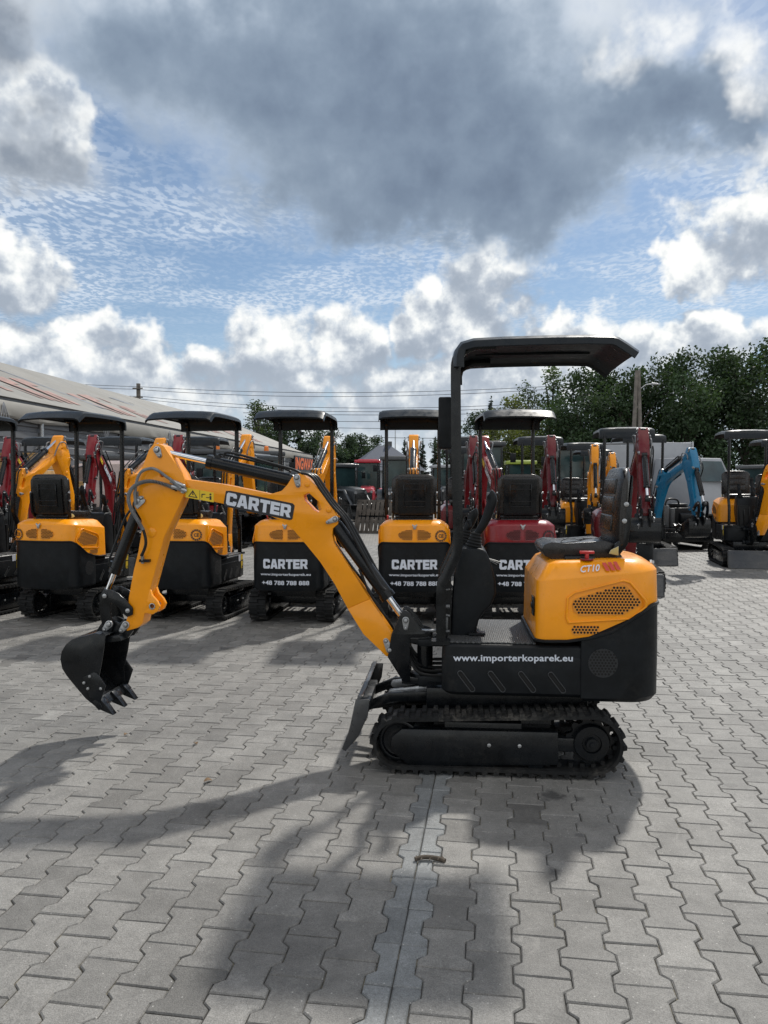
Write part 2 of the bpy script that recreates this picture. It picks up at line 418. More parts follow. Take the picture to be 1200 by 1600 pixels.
GLY = {
 'C': (1.0, [(0.14, 0), (.86, 0), (1, .14), (1, .37), (.66, .37), (.66, .27), (.34, .27), (.34, .73), (.66, .73), (.66, .63), (1, .63), (1, .86), (.86, 1), (.14, 1), (0, .86), (0, .14)], []),
 'A': (1.06, [(0, 0), (.34, 0), (.39, .16), (.67, .16), (.72, 0), (1.06, 0), (.76, 1), (.30, 1)], [[(.45, .38), (.61, .38), (.53, .70)]]),
 'R': (1.03, [(0, 0), (.33, 0), (.33, .3), (.47, .3), (.66, 0), (1.03, 0), (.82, .35), (.98, .46), (.98, .88), (.86, 1), (0, 1)], [[(.33, .53), (.62, .53), (.66, .57), (.66, .71), (.62, .76), (.33, .76)]]),
 'T': (.98, [(.32, 0), (.66, 0), (.66, .73), (.98, .73), (.98, 1), (0, 1), (0, .73), (.32, .73)], []),
 'E': (.92, [(0, 0), (.92, 0), (.92, .26), (.34, .26), (.34, .38), (.85, .38), (.85, .62), (.34, .62), (.34, .74), (.92, .74), (.92, 1), (0, 1)], [])}
def word_tris(word, gap=.07):
    vs = []; fs = []; x = 0
    for ch in word:
        w, o, h = GLY[ch]; loops = [o]+h; flat = [p for l in loops for p in l]
        tri = tessellate_polygon([[Vector((p[0], p[1], 0)) for p in l] for l in loops]); k = len(vs)
        vs += [(x+p[0], p[1]) for p in flat]; fs += [tuple(i+k for i in t) for t in tri]; x += w+gap
    x -= gap
    return [(a/x, b) for a, b in vs], fs, x
def sheet(mb, vf, fn, nrm, th=.0015, mi=0):
    """map unit-square triangles onto a surface (fn) as a thin raised decal"""
    vs, fs = vf[0], vf[1]; n = len(vs); nrm = Vector(nrm)
    top = [Vector(fn(x, y))+nrm*th for x, y in vs]
    mb.add(top, fs, mi)

# ================================================================ mini excavator
# the machine is measured in its own frame: x forward, y to its left, z up, origin on the ground under the slew ring
MO = Vector((0.60, 4.375, 0)); MA = radians(175)
_e = Vector((cos(MA), sin(MA), 0)); _l = Vector((-sin(MA), cos(MA), 0))
def L(px, py, y=0.0):
    d = pix_dir(px, py); C = Vector((0, 0, EYE))
    t = (y-(C-MO).dot(_l))/d.dot(_l); P = C+d*t
    return ((P-MO).dot(_e), P.z)
def LP(pts, y=0.0): return [L(a, b, y) for a, b in pts]
def Z7(pts): return [(80+a/3.529, 680+b/3.529) for a, b in pts]
def Z3(pts): return [(780+a/4.104, 720+b/4.104) for a, b in pts]
HW = .37
XF = L(837, 1000, HW)[0]; XR = L(1027, 950, .27)[0]+.022; XP = L(690, 1012, HW)[0]; XS = L(908, 1010, HW)[0]
BOW = .05
_zb = sorted(LP([(837, 1001), (877, 1003), (916, 998), (950, 990), (975, 976), (999, 959), (1022, 946)], HW))
def interp(tab, x):
    if x <= tab[0][0]: return tab[0][1]
    for (a, b), (c, d) in zip(tab, tab[1:]):
        if x <= c: return b+(d-b)*(x-a)/(c-a)
    return tab[-1][1]
def zb(x): return interp(_zb, x)
def plan(xf, xr, hw, rf, rr, ins=0, nr=8, bow=BOW):
    xf -= ins; xr += ins; hw -= ins; rr = max(rr-ins*.5, .03); o = []
    def bx(x, y): return x-bow*(1-min(1, (y/hw)**2))*max(0, min(1, (xf-.1-x)/.15))
    for i in range(5): o.append((xf-(xf-xr-rr-rf)*i/4-rf, hw))
    for i in range(1, nr+1):
        t = pi/2*i/nr; o.append((xr+rr-rr*sin(t), hw-rr+rr*cos(t)))
    for i in range(1, 8): o.append((xr, (hw-rr)*(1-2*i/8)))
    for i in range(0, nr+1):
        t = pi/2*(1-i/nr); o.append((xr+rr-rr*sin(t), -(hw-rr+rr*cos(t))))
    for i in range(1, 5): o.append((xr+rr+(xf-xr-rr-rf)*i/4, -hw))
    for i in range(1, 5):
        t = pi/2*i/4; o.append((xf-rf+rf*sin(t), -(hw-rf+rf*cos(t))))
    for i in range(0, 4):
        t = pi/2*(1-i/4); o.append((xf-rf+rf*sin(t), hw-rf+rf*cos(t)))
    return [(bx(x, y), y) for x, y in o]
def rearx(y, ins=0): return XR+ins-BOW*(1-min(1, (y/HW)**2))
ZC = lambda x: 1.005+.06*max(0, min(1, (XF-x)/(XF-XR)))
ZT = lambda x: 1.098+.022*max(0, min(1, (XF-x)/(XF-XR)))
def inpoly(x, z, P):
    c = False; j = len(P)-1
    for i in range(len(P)):
        if (P[i][1] > z) != (P[j][1] > z) and x < (P[j][0]-P[i][0])*(z-P[i][1])/(P[j][1]-P[i][1])+P[i][0]: c = not c
        j = i
    return c
def shrink(P, k, dk=0):
    cx = sum(p[0] for p in P)/len(P); cz = sum(p[1] for p in P)/len(P)
    return [(cx+(x-cx)*k, cz+(z-cz)*(k+dk)) for x, z in P]

_cache = {}
def part(key, color, fn):
    k = (key, color)
    if k not in _cache: _cache[k] = fn(color)
    return _cache[k]

# ---- boom, arm, bucket outlines ----
BOOM = LP([(262, 744), (290, 749), (350, 757), (422, 772), (440, 767), (449, 757), (456, 746), (462, 741), (470, 740), (480, 746), (500, 767), (518, 792), (527, 806),
           (528, 819), (520, 826), (519, 836), (522, 849)], .05)
BOOMF = LP([(578, 936), (543, 951)], .05)
BOOMB = LP([(523, 913), (500, 878), (478, 851), (459, 829), (440, 814), (415, 803), (385, 795), (352, 788), (320, 781), (262, 773), (255, 760)], .05)
LOWB = LP([(578, 936), (598, 965), (614, 989), (620, 1003), (620, 1014), (613, 1024), (604, 1025), (593, 1014), (568, 990), (543, 951)], .05)
SLOT = LP([(474, 774), (482, 770), (500, 786), (502, 796), (497, 801), (490, 797), (476, 782)], .05)
ARM = LP([(233, 702), (239, 695), (247, 693), (256, 697), (263, 708), (285, 740), (291, 756), (288, 770), (280, 790), (256, 840), (234, 922), (222, 975), (215, 981), (198, 986), (196, 974), (200, 960), (201, 934), (209, 890), (216, 862), (221, 832), (221, 812), (213, 798), (209, 790), (212, 762), (221, 733)], .062)
AH1 = circ(*L(253, 742, .062), .014, 12); AH2 = circ(*L(238, 945, .062), .014, 14)
P_BOOM = L(608, 1011); P_ARM = L(268, 760); P_BA = L(519, 813); P_BB = L(634, 970); P_AA = L(465, 753); P_AB = L(247, 704)
P_CA = L(219, 789); P_CB = L(165, 932)
XSW = L(664, 1020)[0]

def pin(mb, a, b, y, r1=.020, r2=.014, th=.008, side=1):
    (x1, z1), (x2, z2) = L(*a, y), L(*b, y)
    mb.prism(hull2(x1, z1, r1, x2, z2, r2), y, y+th*side)
    mb.disc_y(x1, z1, y+(th-.001)*side, y+(th+.003)*side, r1*.78, 16, 1); mb.disc_y(x1, z1, y+th*side, y+(th+.012)*side, r1*.52, 16)
    mb.disc_y(x2, z2, y+(th-.001)*side, y+(th+.002)*side, r2*.85, 12, 1); mb.disc_y(x2, z2, y+th*side, y+(th+.010)*side, r2*.6, 6)

def m_boom(c):
    mb = MB(); mb.prism(BOOM+BOOMF+BOOMB, -.05, .05, [SLOT])
    n = len(LOWB); hw = [.0505 if i in (0, n-1) else .066 for i in range(n)]
    mb.prism(LOWB, 0, 0, hw=hw)
    for p in ((480, 757), (514, 797)):
        x, z = L(*p, .05)
        for s in (1, -1): mb.disc_y(x, z, .049*s, .056*s, .016, 14)
    return mb.mesh('boom', PAINT[c], .004)
def m_arm(c):
    mb = MB(); mb.prism(ARM, -.062, .062, [AH1])
    ear = LP([(226, 915), (235, 921), (238, 930), (246, 939), (250, 947), (247, 955), (239, 960), (230, 958), (220, 960), (218, 940)], .055)
    hole = circ(*L(238.5, 947, .055), .013, 14)
    for s in (1, -1): mb.prism(ear, .038*s, .0615*s, [hole])
    x, z = L(237, 832, .062)
    for s in (1, -1): mb.disc_y(x, z, .060*s, .066*s, .028, 18)
    return mb.mesh('arm', PAINT[c], .004)
def m_boompins(c):
    mb = MB()
    for s in (1, -1):
        pin(mb, (464, 746), (466, 758), .05*s, .020, .014, side=s); pin(mb, (524, 811), (512, 816), .05*s, .018, .010, side=s)
        pin(mb, (609, 1015), (603, 1001), .066*s, .021, .015, side=s)
    return mb.mesh('pin_plate', [ZINC, STEEL], .0012)
def m_armpins(c):
    mb = MB()
    x, z = L(238.5, 947, .055)
    for s in (1, -1): mb.lathe_y([(.0610*s, .013), (.066*s, .013), (.066*s, .019), (.0610*s, .019)], x, z, 16)
    for s in (1, -1):
        pin(mb, (246, 703), (250, 712), .062*s, .022, .013, side=s); pin(mb, (217, 782), (222, 778), .062*s, .022, .012, side=s)
        pin(mb, (197, 976), (190, 985), .062*s, .022, .014, side=s)
        
    return mb.mesh('pin_plate', [ZINC, STEEL], .0012)
def m_link(c):
    mb = MB()
    arc = LP([(158, 930), (162, 922), (172, 921), (186, 927), (198, 938), (208, 950), (208, 960), (200, 964), (192, 958), (184, 946), (174, 940), (173, 958), (178, 975), (174, 990), (163, 988), (158, 965), (156, 945)], .07)
    for s in (1, -1): mb.prism(arc, .066*s, .080*s)
    return mb.mesh('bucket_link', BLACK, .003)
def m_linkpins(c):
    mb = MB()
    for s in (1, -1):
        for p in ((164, 931), (200, 954)):
            x, z = L(*p, .08); mb.disc_y(x, z, .079*s, .090*s, .013, 14)
            mb.disc_y(x, z, .090*s, .096*s, .007, 6)
    return mb.mesh('link_pin', ZINC, .001)
BH = .185
def m_bucket(c):
    mb = MB()
    side = LP([(165, 993), (147, 990), (137, 993), (124, 996), (111, 1000), (102, 1008), (96, 1018), (94, 1030), (97, 1045), (104, 1056), (112, 1066), (122, 1078), (134, 1092), (148, 1103), (155, 1100), (152, 1068), (158, 1040)], BH)
    for s in (1, -1): mb.prism(side, BH*s, (BH-.009)*s)
    back = LP([(165, 993), (147, 990), (137, 993), (124, 996), (111, 1000), (102, 1008), (96, 1018), (94, 1030), (97, 1045), (104, 1056), (112, 1066), (122, 1078), (134, 1092), (150, 1105)], BH)
    cx, cz = L(135, 1045, BH); inn = []
    for x, z in back:
        v = Vector((cx-x, cz-z)).normalized()*.010; inn.append((x+v.x, z+v.y))
    mb.prism(back+inn[::-1], -BH+.0005, BH-.0005)
    ear = [(x, z) for x, z in LP([(148, 991), (160, 972), (170, 966), (180, 970), (187, 974), (195, 967), (206, 974), (208, 986), (200, 997), (165, 1001)], .05)]
    for s in (1, -1): mb.prism(ear, .035*s, .0575*s)
    mb.prism(LP([(150, 1001), (150, 993), (200, 986), (203, 995)], .0), -.12, .12)
    # wall stiffener and lip
    mb.prism(LP([(145, 1096), (152, 1092), (161, 1104), (155, 1110)], BH), -BH-.006, BH+.006)
    return mb.mesh('bucket', BLACK, .002)
def m_bucketpins(c):
    mb = MB()
    for s in (1, -1):
        pin(mb, (171, 975), (164, 983), .081*s, .022, .014, side=s)
        for p in ((142, 1056), (133, 1066), (139, 1075), (159, 1075)):
            x, z = L(*p, BH); mb.disc_y(x, z, (BH+.008)*s, (BH+.018)*s, .009, 6)
    return mb.mesh('bolt', [ZINC, STEEL], .001)
def m_cutter(s):
    mb = MB(); mb.prism(LP([(131, 1058), (147, 1050), (152, 1051), (166, 1071), (157, 1098), (141, 1089)], BH), BH*s+.0006*s, (BH+.009)*s)
    return mb.mesh('side_cutter', BLACK, .0015)
def m_tooth(y):
    mb = MB(); t = LP([(146, 1098), (156, 1093), (166, 1104), (176, 1118), (164, 1113), (150, 1107)], BH)
    mb.prism(t, y-.024, y+.024)
    p = LP([(148, 1097), (156, 1093), (163, 1101), (154, 1107)], BH); mb.prism(shrink(p, 1.15), y-.030, y+.030)
    return mb.mesh('tooth', [BLACK], .002)
def m_swing(c):
    mb = MB(); kp = LP([(625, 962), (628, 955), (634, 953), (641, 958), (649, 968), (659, 984), (673, 988), (674, 994), (641, 996), (641, 1066), (631, 1066), (606, 1026), (612, 990)], .07)
    for s in (1, -1): mb.prism(kp, .068*s, .084*s)
    x0 = L(640, 1000)[0]; z0 = L(640, 1064)[1]; z1 = L(640, 992)[1]
    mb.box(((x0+XSW)/2, 0, z1-.015), (abs(x0-XSW)+.08, .15, .035)); mb.box(((x0+XSW)/2, 0, z0+.02), (abs(x0-XSW)+.08, .15, .04))
    mb.cyl((XSW, 0, z0-.02), (XSW, 0, z1+.02), .045); mb.box((x0+.012, 0, (z0+z1)/2), (.02, .135, z1-z0-.05))
    return mb.mesh('swing_bracket', BLACK, .003)
def m_swingpins(c):
    mb = MB()
    for s in (1, -1): pin(mb, (634, 969), (634, 981), .084*s, .020, .012, side=s)
    mb.cyl((XSW, 0, L(664, 990)[1]), (XSW, 0, L(664, 984)[1]), .028, 14); mb.box((XSW-.02, .0, L(664, 985)[1]), (.09, .035, .012))
    return mb.mesh('swing_pin', [ZINC, STEEL], .001)
def m_chassis(c):
    """deck box with rounded front corners, slots in its side panels"""
    mb = MB(); z0 = L(715, 1087, HW)[1]; z1 = L(760, 1008, HW)[1]
    def out(ins): 
        o = []
        for s in (1, -1):
            q = []
            for i in range(6):
                t = pi/2*i/5; q.append((XP-.07-ins+.07*cos(t), s*(HW-.07-ins+.07*sin(t))))
            q.append((XS-.02, s*(HW-ins)))
            o += q if s == 1 else q[::-1]
        return o
    rs = []
    for z, i in ((z0, .02), (z0+.02, .0), (z0+.205, .0), (z0+.208, .003), (z1-.012, .003), (z1, .014)):
        rs.append([(x, y, z) for x, y in out(i)])
    mb.rings(rs)
    mb.box((-.12, 0, .50), (.7, .6, .10))       # belly and slew ring housing
    mb.lathe_y([], 0, 0) if False else mb.cyl((0, 0, .30), (0, 0, z0+.01), .20, 28)
    # front bracket to the swing post
    for p in ((640, 1004, 994), (640, 1066, 1050)):
        za = L(690, p[1])[1]; zb_ = L(690, p[2])[1]
        mb.box(((XP+XSW)/2-.02, 0, (za+zb_)/2), (XSW-XP+.10, .22, abs(za-zb_)))
        mb.cyl((XSW, 0, za), (XSW, 0, zb_), .085, 20)
    return mb.mesh('deck', PLAST, .004)
def m_slots(c):
    mb = MB()
    for s in (1, -1):
        for cx, dy in ((729, 0), (776.5, .5), (824, 1), (870.5, 2)):
            a = L(cx-10, 1052+dy, HW); b = L(cx+9, 1077+dy, HW)
            mb.prism(hull2(*a, .0150, *b, .0150), (HW-.0035)*s, (HW+.005)*s, [hull2(*a, .0112, *b, .0112)], mi=0)
            mb.prism(hull2(*a, .0110, *b, .0110), (HW-.004)*s, (HW+.0006)*s, mi=1)
    return mb.mesh('side_slot', [mat('slot_rim', (.035, .039, .043), .3, spec=.6), HOLE], .0012, 2)
def m_floor(c):
    z1 = L(760, 1008, HW)[1]; mb = MB(); mb.prism([(XP-.03, z1+.0005), (XF-.005, z1+.0005), (XF-.005, z1+.010), (XP-.03, z1+.010)], -HW+.03, HW-.03)
    return mb.mesh('floor_mat', MATTING, .003)
def m_counter(c):
    mb = MB(); z0 = L(960, 1098, HW)[1]; rs = []
    for k, ins in ((0, .02), (.03, .0), (.5, -.002), (1, 0)):
        r = []
        for x, y in plan(XS, XR, HW+.004, .005, .12, ins):
            zt = zb(x)-.004; r.append((x, y, z0+(zt-z0)*(k if k != .03 else .06)))
        rs.append(r)
    mb.rings(rs)
    # seam gasket under the hood
    g = [(x, y, zb(x)+.000) for x, y in plan(XF+.004, XR, HW+.006, .05, .12)]
    mb.tube([Vector(p) for p in g]+[Vector(g[0])], .009, 6, 0, False)
    return mb.mesh('counterweight', PLAST, 0)
def hexes(mb, P, y, sp, r, mi, nrm=1, fn=None):
    xs = [p[0] for p in P]; zs = [p[1] for p in P]; z = min(zs); row = 0
    while z < max(zs):
        x = min(xs)+(sp/2 if row % 2 else 0)
        while x < max(xs):
            if inpoly(x, z, P):
                if fn: pts = [fn(x+r*cos(pi/6+pi/3*i), z+r*sin(pi/6+pi/3*i)) for i in range(6)]
                else: pts = [(x+r*cos(pi/6+pi/3*i), y, z+r*sin(pi/6+pi/3*i)) for i in range(6)]
                mb.add(pts, [tuple(range(6))], mi)
            x += sp
        z += sp*.866; row += 1
def m_hood(c):
    mb = MB(); rs = []
    for k in range(6):
        r = []
        ins = (0, .001, .006, .018, .060, .090)[k]
        for x, y in plan(XF, XR, HW, .05, .12, ins):
            z = (zb(x), zb(x)+.02, ZC(x)-.004, ZC(x)+.012, ZT(x)-.014, ZT(x))[k]
            r.append((x, y, z))
        rs.append(r)
    mb.rings(rs)
    rim = LP(Z3([(425, 1010), (432, 880), (475, 845), (800, 762), (845, 775), (945, 895), (950, 935), (850, 1018), (440, 1045)]), HW)
    for s in (1, -1): mb.prism(rim, (HW-.004)*s, (HW+.005)*s, [shrink(rim, .945, -.03)])
    return mb.mesh('engine_hood', PAINT[c], .003)
def m_grille(c):
    mb = MB()
    P1 = LP(Z3([(468, 930), (478, 895), (505, 878), (790, 795), (815, 800), (915, 905), (905, 925), (800, 987), (520, 994), (480, 968)]), HW)
    a, b = L(*Z3([(492, 1090)])[0], HW), L(*Z3([(618, 1083)])[0], HW); P2 = hull2(*a, .030*.8, *b, .027*.8)
    for s in (1, -1):
        for P in (P1, P2):
            mb.prism(P, (HW-.002)*s, (HW+.0015)*s, mi=0); hexes(mb, shrink(P, .97), (HW+.0022)*s, .0168, .0066, 1)
    return mb.mesh('grille', [mat('grille_'+c, tuple(min(1, v*.75+.02) for v in PAINT[c].node_tree.nodes['Principled BSDF'].inputs['Base Color'].default_value[:3]), .45), HOLE], 0, smooth=False)
def m_lowgrille(c):
    mb = MB(); x, z = L(942, 1036, HW); P = circ(x, z, .075, 28)
    for s in (1, -1):
        mb.prism(P, (HW)*s, (HW+.0065)*s, mi=0); hexes(mb, shrink(P, .95), (HW+.0071)*s, .0168, .0064, 1)
    return mb.mesh('fan_grille', [mat('fan_ring', (.013, .015, .018), .4), HOLE], 0, smooth=False)
def m_reargrille(c):
    mb = MB()
    for s in (1, -1):
        P = [(s*.024, .91), (s*.024, 1.02)]+[(s*(.06+.11*cos(t)), .965-.055*sin(t)) for t in [-pi/2+pi*i/10 for i in range(11)]]
        tri = tessellate_polygon([[Vector((p[0], p[1], 0)) for p in P]])
        # subdivide in strips so that it follows the bowed rear
        for d, mi, PP in ((.0016, 0, P),):
            ys = sorted(set([round(min(abs(p[0]) for p in P)+i*.0146, 4) for i in range(11)]))
        mb.add([(rearx(p[0])-.0035, p[0], p[1]) for p in P], [tuple(t) for t in tri], 0)
        hexes(mb, shrink(P, .95), 0, .0165, .0062, 1, fn=lambda y, z: (rearx(y)-.0050, y, z))
    return mb.mesh('rear_grille', [MATS['grille_'+c], HOLE], 0, smooth=False)
def m_emblem(c):
    mb = MB(); X = rearx(0)-.010
    for s in (1, -1):
        P = [(0, 1.022), (s*.016, 1.040), (s*.014, 1.055), (s*.026, 1.066), (s*.022, 1.082), (s*.013, 1.072), (0, 1.066)]
        mb.rings([[(X-.006, y, z) for y, z in P], [(X+.008, y, z) for y, z in P]])
    return mb.mesh('emblem', ZINC, .001)
def m_badge(side):
    def f(c):
        mb = MB(); Y0 = side*.272; Zc = .958
        def S(y, z, d): return (rearx(y, 0)-d, y, z)
        n = 32; v = []; 
        for r in (.060, .043):
            v += [S(Y0+r*cos(2*pi*i/n), Zc+r*sin(2*pi*i/n), .004) for i in range(n)]
        mb.add(v, [(i, (i+1) % n, n+(i+1) % n, n+i) for i in range(n)], 0)
        t = text_tris('CE', 1, .03)
        mb.add([S(Y0+.026-.052*x, Zc-.018+.036*y, .0045) for x, y in t[0]], t[1], 0)
        for k in range(14):       # the ring's small print
            a = 2*pi*k/14+.2; p = [S(Y0+q*cos(a+w), Zc+q*sin(a+w), .005) for q, w in ((.049, -.09), (.057, -.09), (.057, .09), (.049, .09))]
            mb.add(p, [(0, 1, 2, 3)], 1)
        return mb.mesh('safety_badge', [DECALB, MATS['grille_'+c]], 0, smooth=False)
    return f
def m_rearword(c):
    mb = MB(); t = word_tris('CARTER', .06)
    mb.add([(rearx(y)-.012, y, .615+.10*b) for y, b in [(.235-.47*a, b) for a, b in t[0]]], t[1])
    return mb.mesh('lettering', WHITE, 0, smooth=False)
def m_rearurl(c):
    mb = MB(); t = text_tris('www.importerkoparek.eu', 1, .02); u = text_tris('+48 788 788 888', 1, .022)
    mb.add([(rearx(y)-.012, y, .535+.036*b) for y, b in [(.265-.53*a, b) for a, b in t[0]]], t[1])
    return mb.mesh('small_lettering', WHITE, 0, smooth=False)
def m_rearphone(c):
    mb = MB(); u = text_tris('+48 788 788 888', 1, .022)
    mb.add([(rearx(y)-.012, y, .445+.046*b) for y, b in [(.25-.50*a, b) for a, b in u[0]]], u[1])
    return mb.mesh('small_lettering', WHITE, 0, smooth=False)
def m_sideurl(c):
    mb = MB(); t = text_tris('www.importerkoparek.eu', 1, .024, 1.04)
    def fn(a, b):
        px = 708+187*a; py = 1036-4*a*0-13.5*b+0.5*a; x, z = L(px, py, HW); return (x, HW, z)
    sheet(mb, t, fn, (0, 1, 0), .0022)
    return mb.mesh('side_lettering', WHITE, 0, smooth=False)
def m_boomword(c):
    mb = MB(); t = word_tris('CARTER', .06)
    def q(a, b):
        x0, y0 = 353, 788.5; x1, y1 = 454, 809; hx, hy = 2.0, -19.5
        return (x0+(x1-x0)*a+hx*b, y0+(y1-y0)*a+hy*b)
    def fn(a, b): x, z = L(*q(a, b), .05); return (x, .05, z)
    sheet(mb, t, fn, (0, 1, 0), .0035, 0)
    o = [(-.015, -.14), (.12, -.17), (.99, -.20), (1.03, -.08), (1.045, 1.02), (1.01, 1.17), (.05, 1.16), (-.02, 1.08), (-.035, .1)]
    mb.prism([fn(a, b)[::2] for a, b in o], .049, .0520, mi=1)
    return mb.mesh('lettering', [WHITE, DECALB], 0, smooth=False)
def m_sticker(c):
    mb = MB()
    def P(pts): return LP([(290+a, 763+b+a*.18) for a, b in pts], .05)
    mb.prism(P([(0, -1.2), (44, -1.2), (44, 14), (0, 14)]), .049, .0515, mi=0)
    tri = P([(4, 12), (19, 12), (11.5, 0.6)]); mb.prism(tri, .0505, .0523, [shrink(tri, .66)], mi=1)
    mb.prism(P([(10.5, 8.5), (12.5, 8.5), (12, 4), (11, 4)]), .0505, .0523, mi=1)
    mb.prism(P([(22, -1), (22.6, -1), (22.6, 14), (22, 14)]), .0505, .0521, mi=1)
    for q in ([(25, 10), (25, 4), (31, 3), (31, 4.2), (26.4, 5.4), (26.4, 10)], [(32, 8), (37, 7.4), (37, 8.6), (32, 9.2)], [(37.5, 11), (37.5, 5), (40.5, 5), (40.5, 11)]):
        mb.prism(P(q), .0505, .0523, mi=1)
    mb.prism(circ(*L(329, 772.5, .05), .006, 10), .0505, .0523, mi=1)
    return mb.mesh('warning_sticker', [YELLOW, DECALB], 0, smooth=False)
def m_hoodlogo(c):
    mb = MB(); t = text_tris('CT10', 1, .02)
    def fn(px, v):
        x = L(px, 895, HW)[0]; z = ZC(x)+.016+v*.040; y = HW-.012-v*.036
        return (x, y+.0025, z+.002)
    mb.add([fn(907+30*a+3*b, .10+.80*b) for a, b in t[0]], t[1], 0)
    
    for k in range(3):
        p = 943+k*8.6; mb.add([fn(p+5, .05), fn(p+11, .05), fn(p+6, 1.05), fn(p, 1.05)], [(0, 1, 2, 3)], 1)
    return mb.mesh('model_decal', [WHITE, mat('red_decal', (.55, .05, .03), .4)], 0, smooth=False)
def m_latch(c):
    mb = MB(); y = .16; x, z = L(918, 877, .30); z = ZT(x)
    mb.cyl((x, y+.12, z-.002), (x, y+.12, z+.006), .034, 16, 1); mb.cyl((x, y+.12, z+.005), (x, y+.12, z+.034), .011, 10); mb.box((x, y+.12, z+.040), (.075, .022, .014))
    return mb.mesh('hood_latch', [REDD, PLAST], .002)
def m_frontlatch(c):
    mb = MB(); x = XF; mb.box((x+.003, .25, .86), (.008, .085, .10), 0); mb.box((x+.009, .25, .86), (.008, .05, .03), 0)
    return mb.mesh('door_latch', BLACK, .002)
def m_datast(c):
    mb = MB(); x = XP-.17; z = .625
    mb.box((x, -HW-.001, z), (.055, .003, .075), 0); mb.box((x+.065, -HW-.001, z+.005), (.055, .003, .065), 1); mb.box((x+.065, -HW-.001, z-.085), (.045, .003, .085), 1)
    return mb.mesh('data_sticker', [WHITE, YELLOW], 0, smooth=False)
# seat
def m_cush(c):
    mb = MB(); P = LP([(846, 858), (850, 851), (862, 847), (885, 849), (945, 845), (962, 850), (968, 862), (962, 870), (905, 874), (866, 875), (852, 869)], .19)
    mb.prism(P, -.20, .20); return mb.mesh('seat_cushion', VINYL, .018, 3)
def m_pan(c):
    mb = MB(); mb.prism(LP([(862, 871), (970, 866), (974, 874), (960, 880), (870, 884), (858, 878)], .19), -.195, .195)
    x, z = L(905, 870, .2); mb.box((x, .215, z-.01), (.16, .02, .03)); return mb.mesh('seat_pan', BLACK, .004)
BK = [(957, 836), (961, 790), (968, 744), (974, 731), (983, 729), (988, 738), (985, 770), (977, 825), (973, 853), (962, 856)]
def m_back(c):
    mb = MB(); P = LP(BK, .2); n = 12; rs = []
    for i in range(n+1):       # rounded shoulders
        y = -.235+.47*i/n; k = 1-.0
        e = (abs(y)/.235)**6
        cx = sum(p[0] for p in P)/len(P); cz = P[0][1]
        rs.append([(cx+(x-cx)*(1-.55*e), y, cz+(z-cz)*(1-.16*e)) for x, z in P])
    mb.rings(rs)
    # pads stitched on the front
    f0 = L(957, 836, .2); f1 = L(968, 744, .2)
    for a, b in ((.04, .34), (.36, .66), (.68, .97)):
        p = [(f0[0]+(f1[0]-f0[0])*t, f0[1]+(f1[1]-f0[1])*t) for t in (a, b)]
        mb.prism([(p[0][0]-.02, p[0][1]), (p[0][0]+.0085, p[0][1]+.004), (p[1][0]+.0085, p[1][1]-.004), (p[1][0]-.02, p[1][1])], -.15, .15)
    return mb.mesh('backrest', VINYL, .012, 3)
def m_backframe(c):
    mb = MB(); r = LP([(978, 850), (984, 800), (989, 745)], .2)
    def bx(y, t): return (r[0][0]+(r[2][0]-r[0][0])*t-.022, y, r[0][1]+(r[2][1]-r[0][1])*t)
    # shell with raised lines, seen from behind
    mb.prism(LP([(974, 852), (984, 795), (990, 742), (992, 746), (987, 800), (978, 856)], .2), -.17, .17)
    for y in (-.11, .11): mb.tube([bx(y, .15), bx(y, .85)], .006, 6)
    for t in (.2, .35, .7, .85): mb.tube([bx(-.11, t), bx(.11, t)], .005, 6)
    for s in (1, -1):
        A = LP([(968, 866), (955, 868), (960, 850), (974, 838), (976, 795), (981, 786), (987, 792), (985, 820), (980, 850)], .215)
        mb.prism(A, .212*s, .232*s)
    return mb.mesh('seat_frame', BLACK, .003)
def m_seatbolt(c):
    mb = MB()
    for s in (1, -1):
        for p in ((978, 788), (975, 814)):
            x, z = L(*p, .23); mb.disc_y(x, z, .23*s, .244*s, .013, 12)
        x, z = L(960, 862, .23); mb.prism([(x-.02, z-.02), (x+.03, z-.01), (x+.02, z+.01), (x-.02, z+.03)], .233*s, .238*s, mi=1)
    return mb.mesh('seat_bolt', [ZINC, mat('buckle_tag', (.5, .4, .15), .5)], .001)
def m_belt(c):
    mb = MB(); p = [(*L(872, 858, .16), .17), (*L(880, 846, .1), .12), (*L(905, 846, .05), .06), (*L(925, 848, 0), -.02)]
    pts = smooth_path([(a, c_, b+.012) for a, b, c_ in p], 5)
    rs = [[(q.x-.004, q.y-.022, q.z), (q.x+.004, q.y+.022, q.z+.003), (q.x+.004, q.y+.022, q.z), (q.x-.004, q.y-.022, q.z-.003)] for q in pts]
    mb.rings(rs); mb.box((p[3][0]+.01, -.02, p[3][1]+.018), (.07, .05, .014)); return mb.mesh('seat_belt', HOSE, 0)
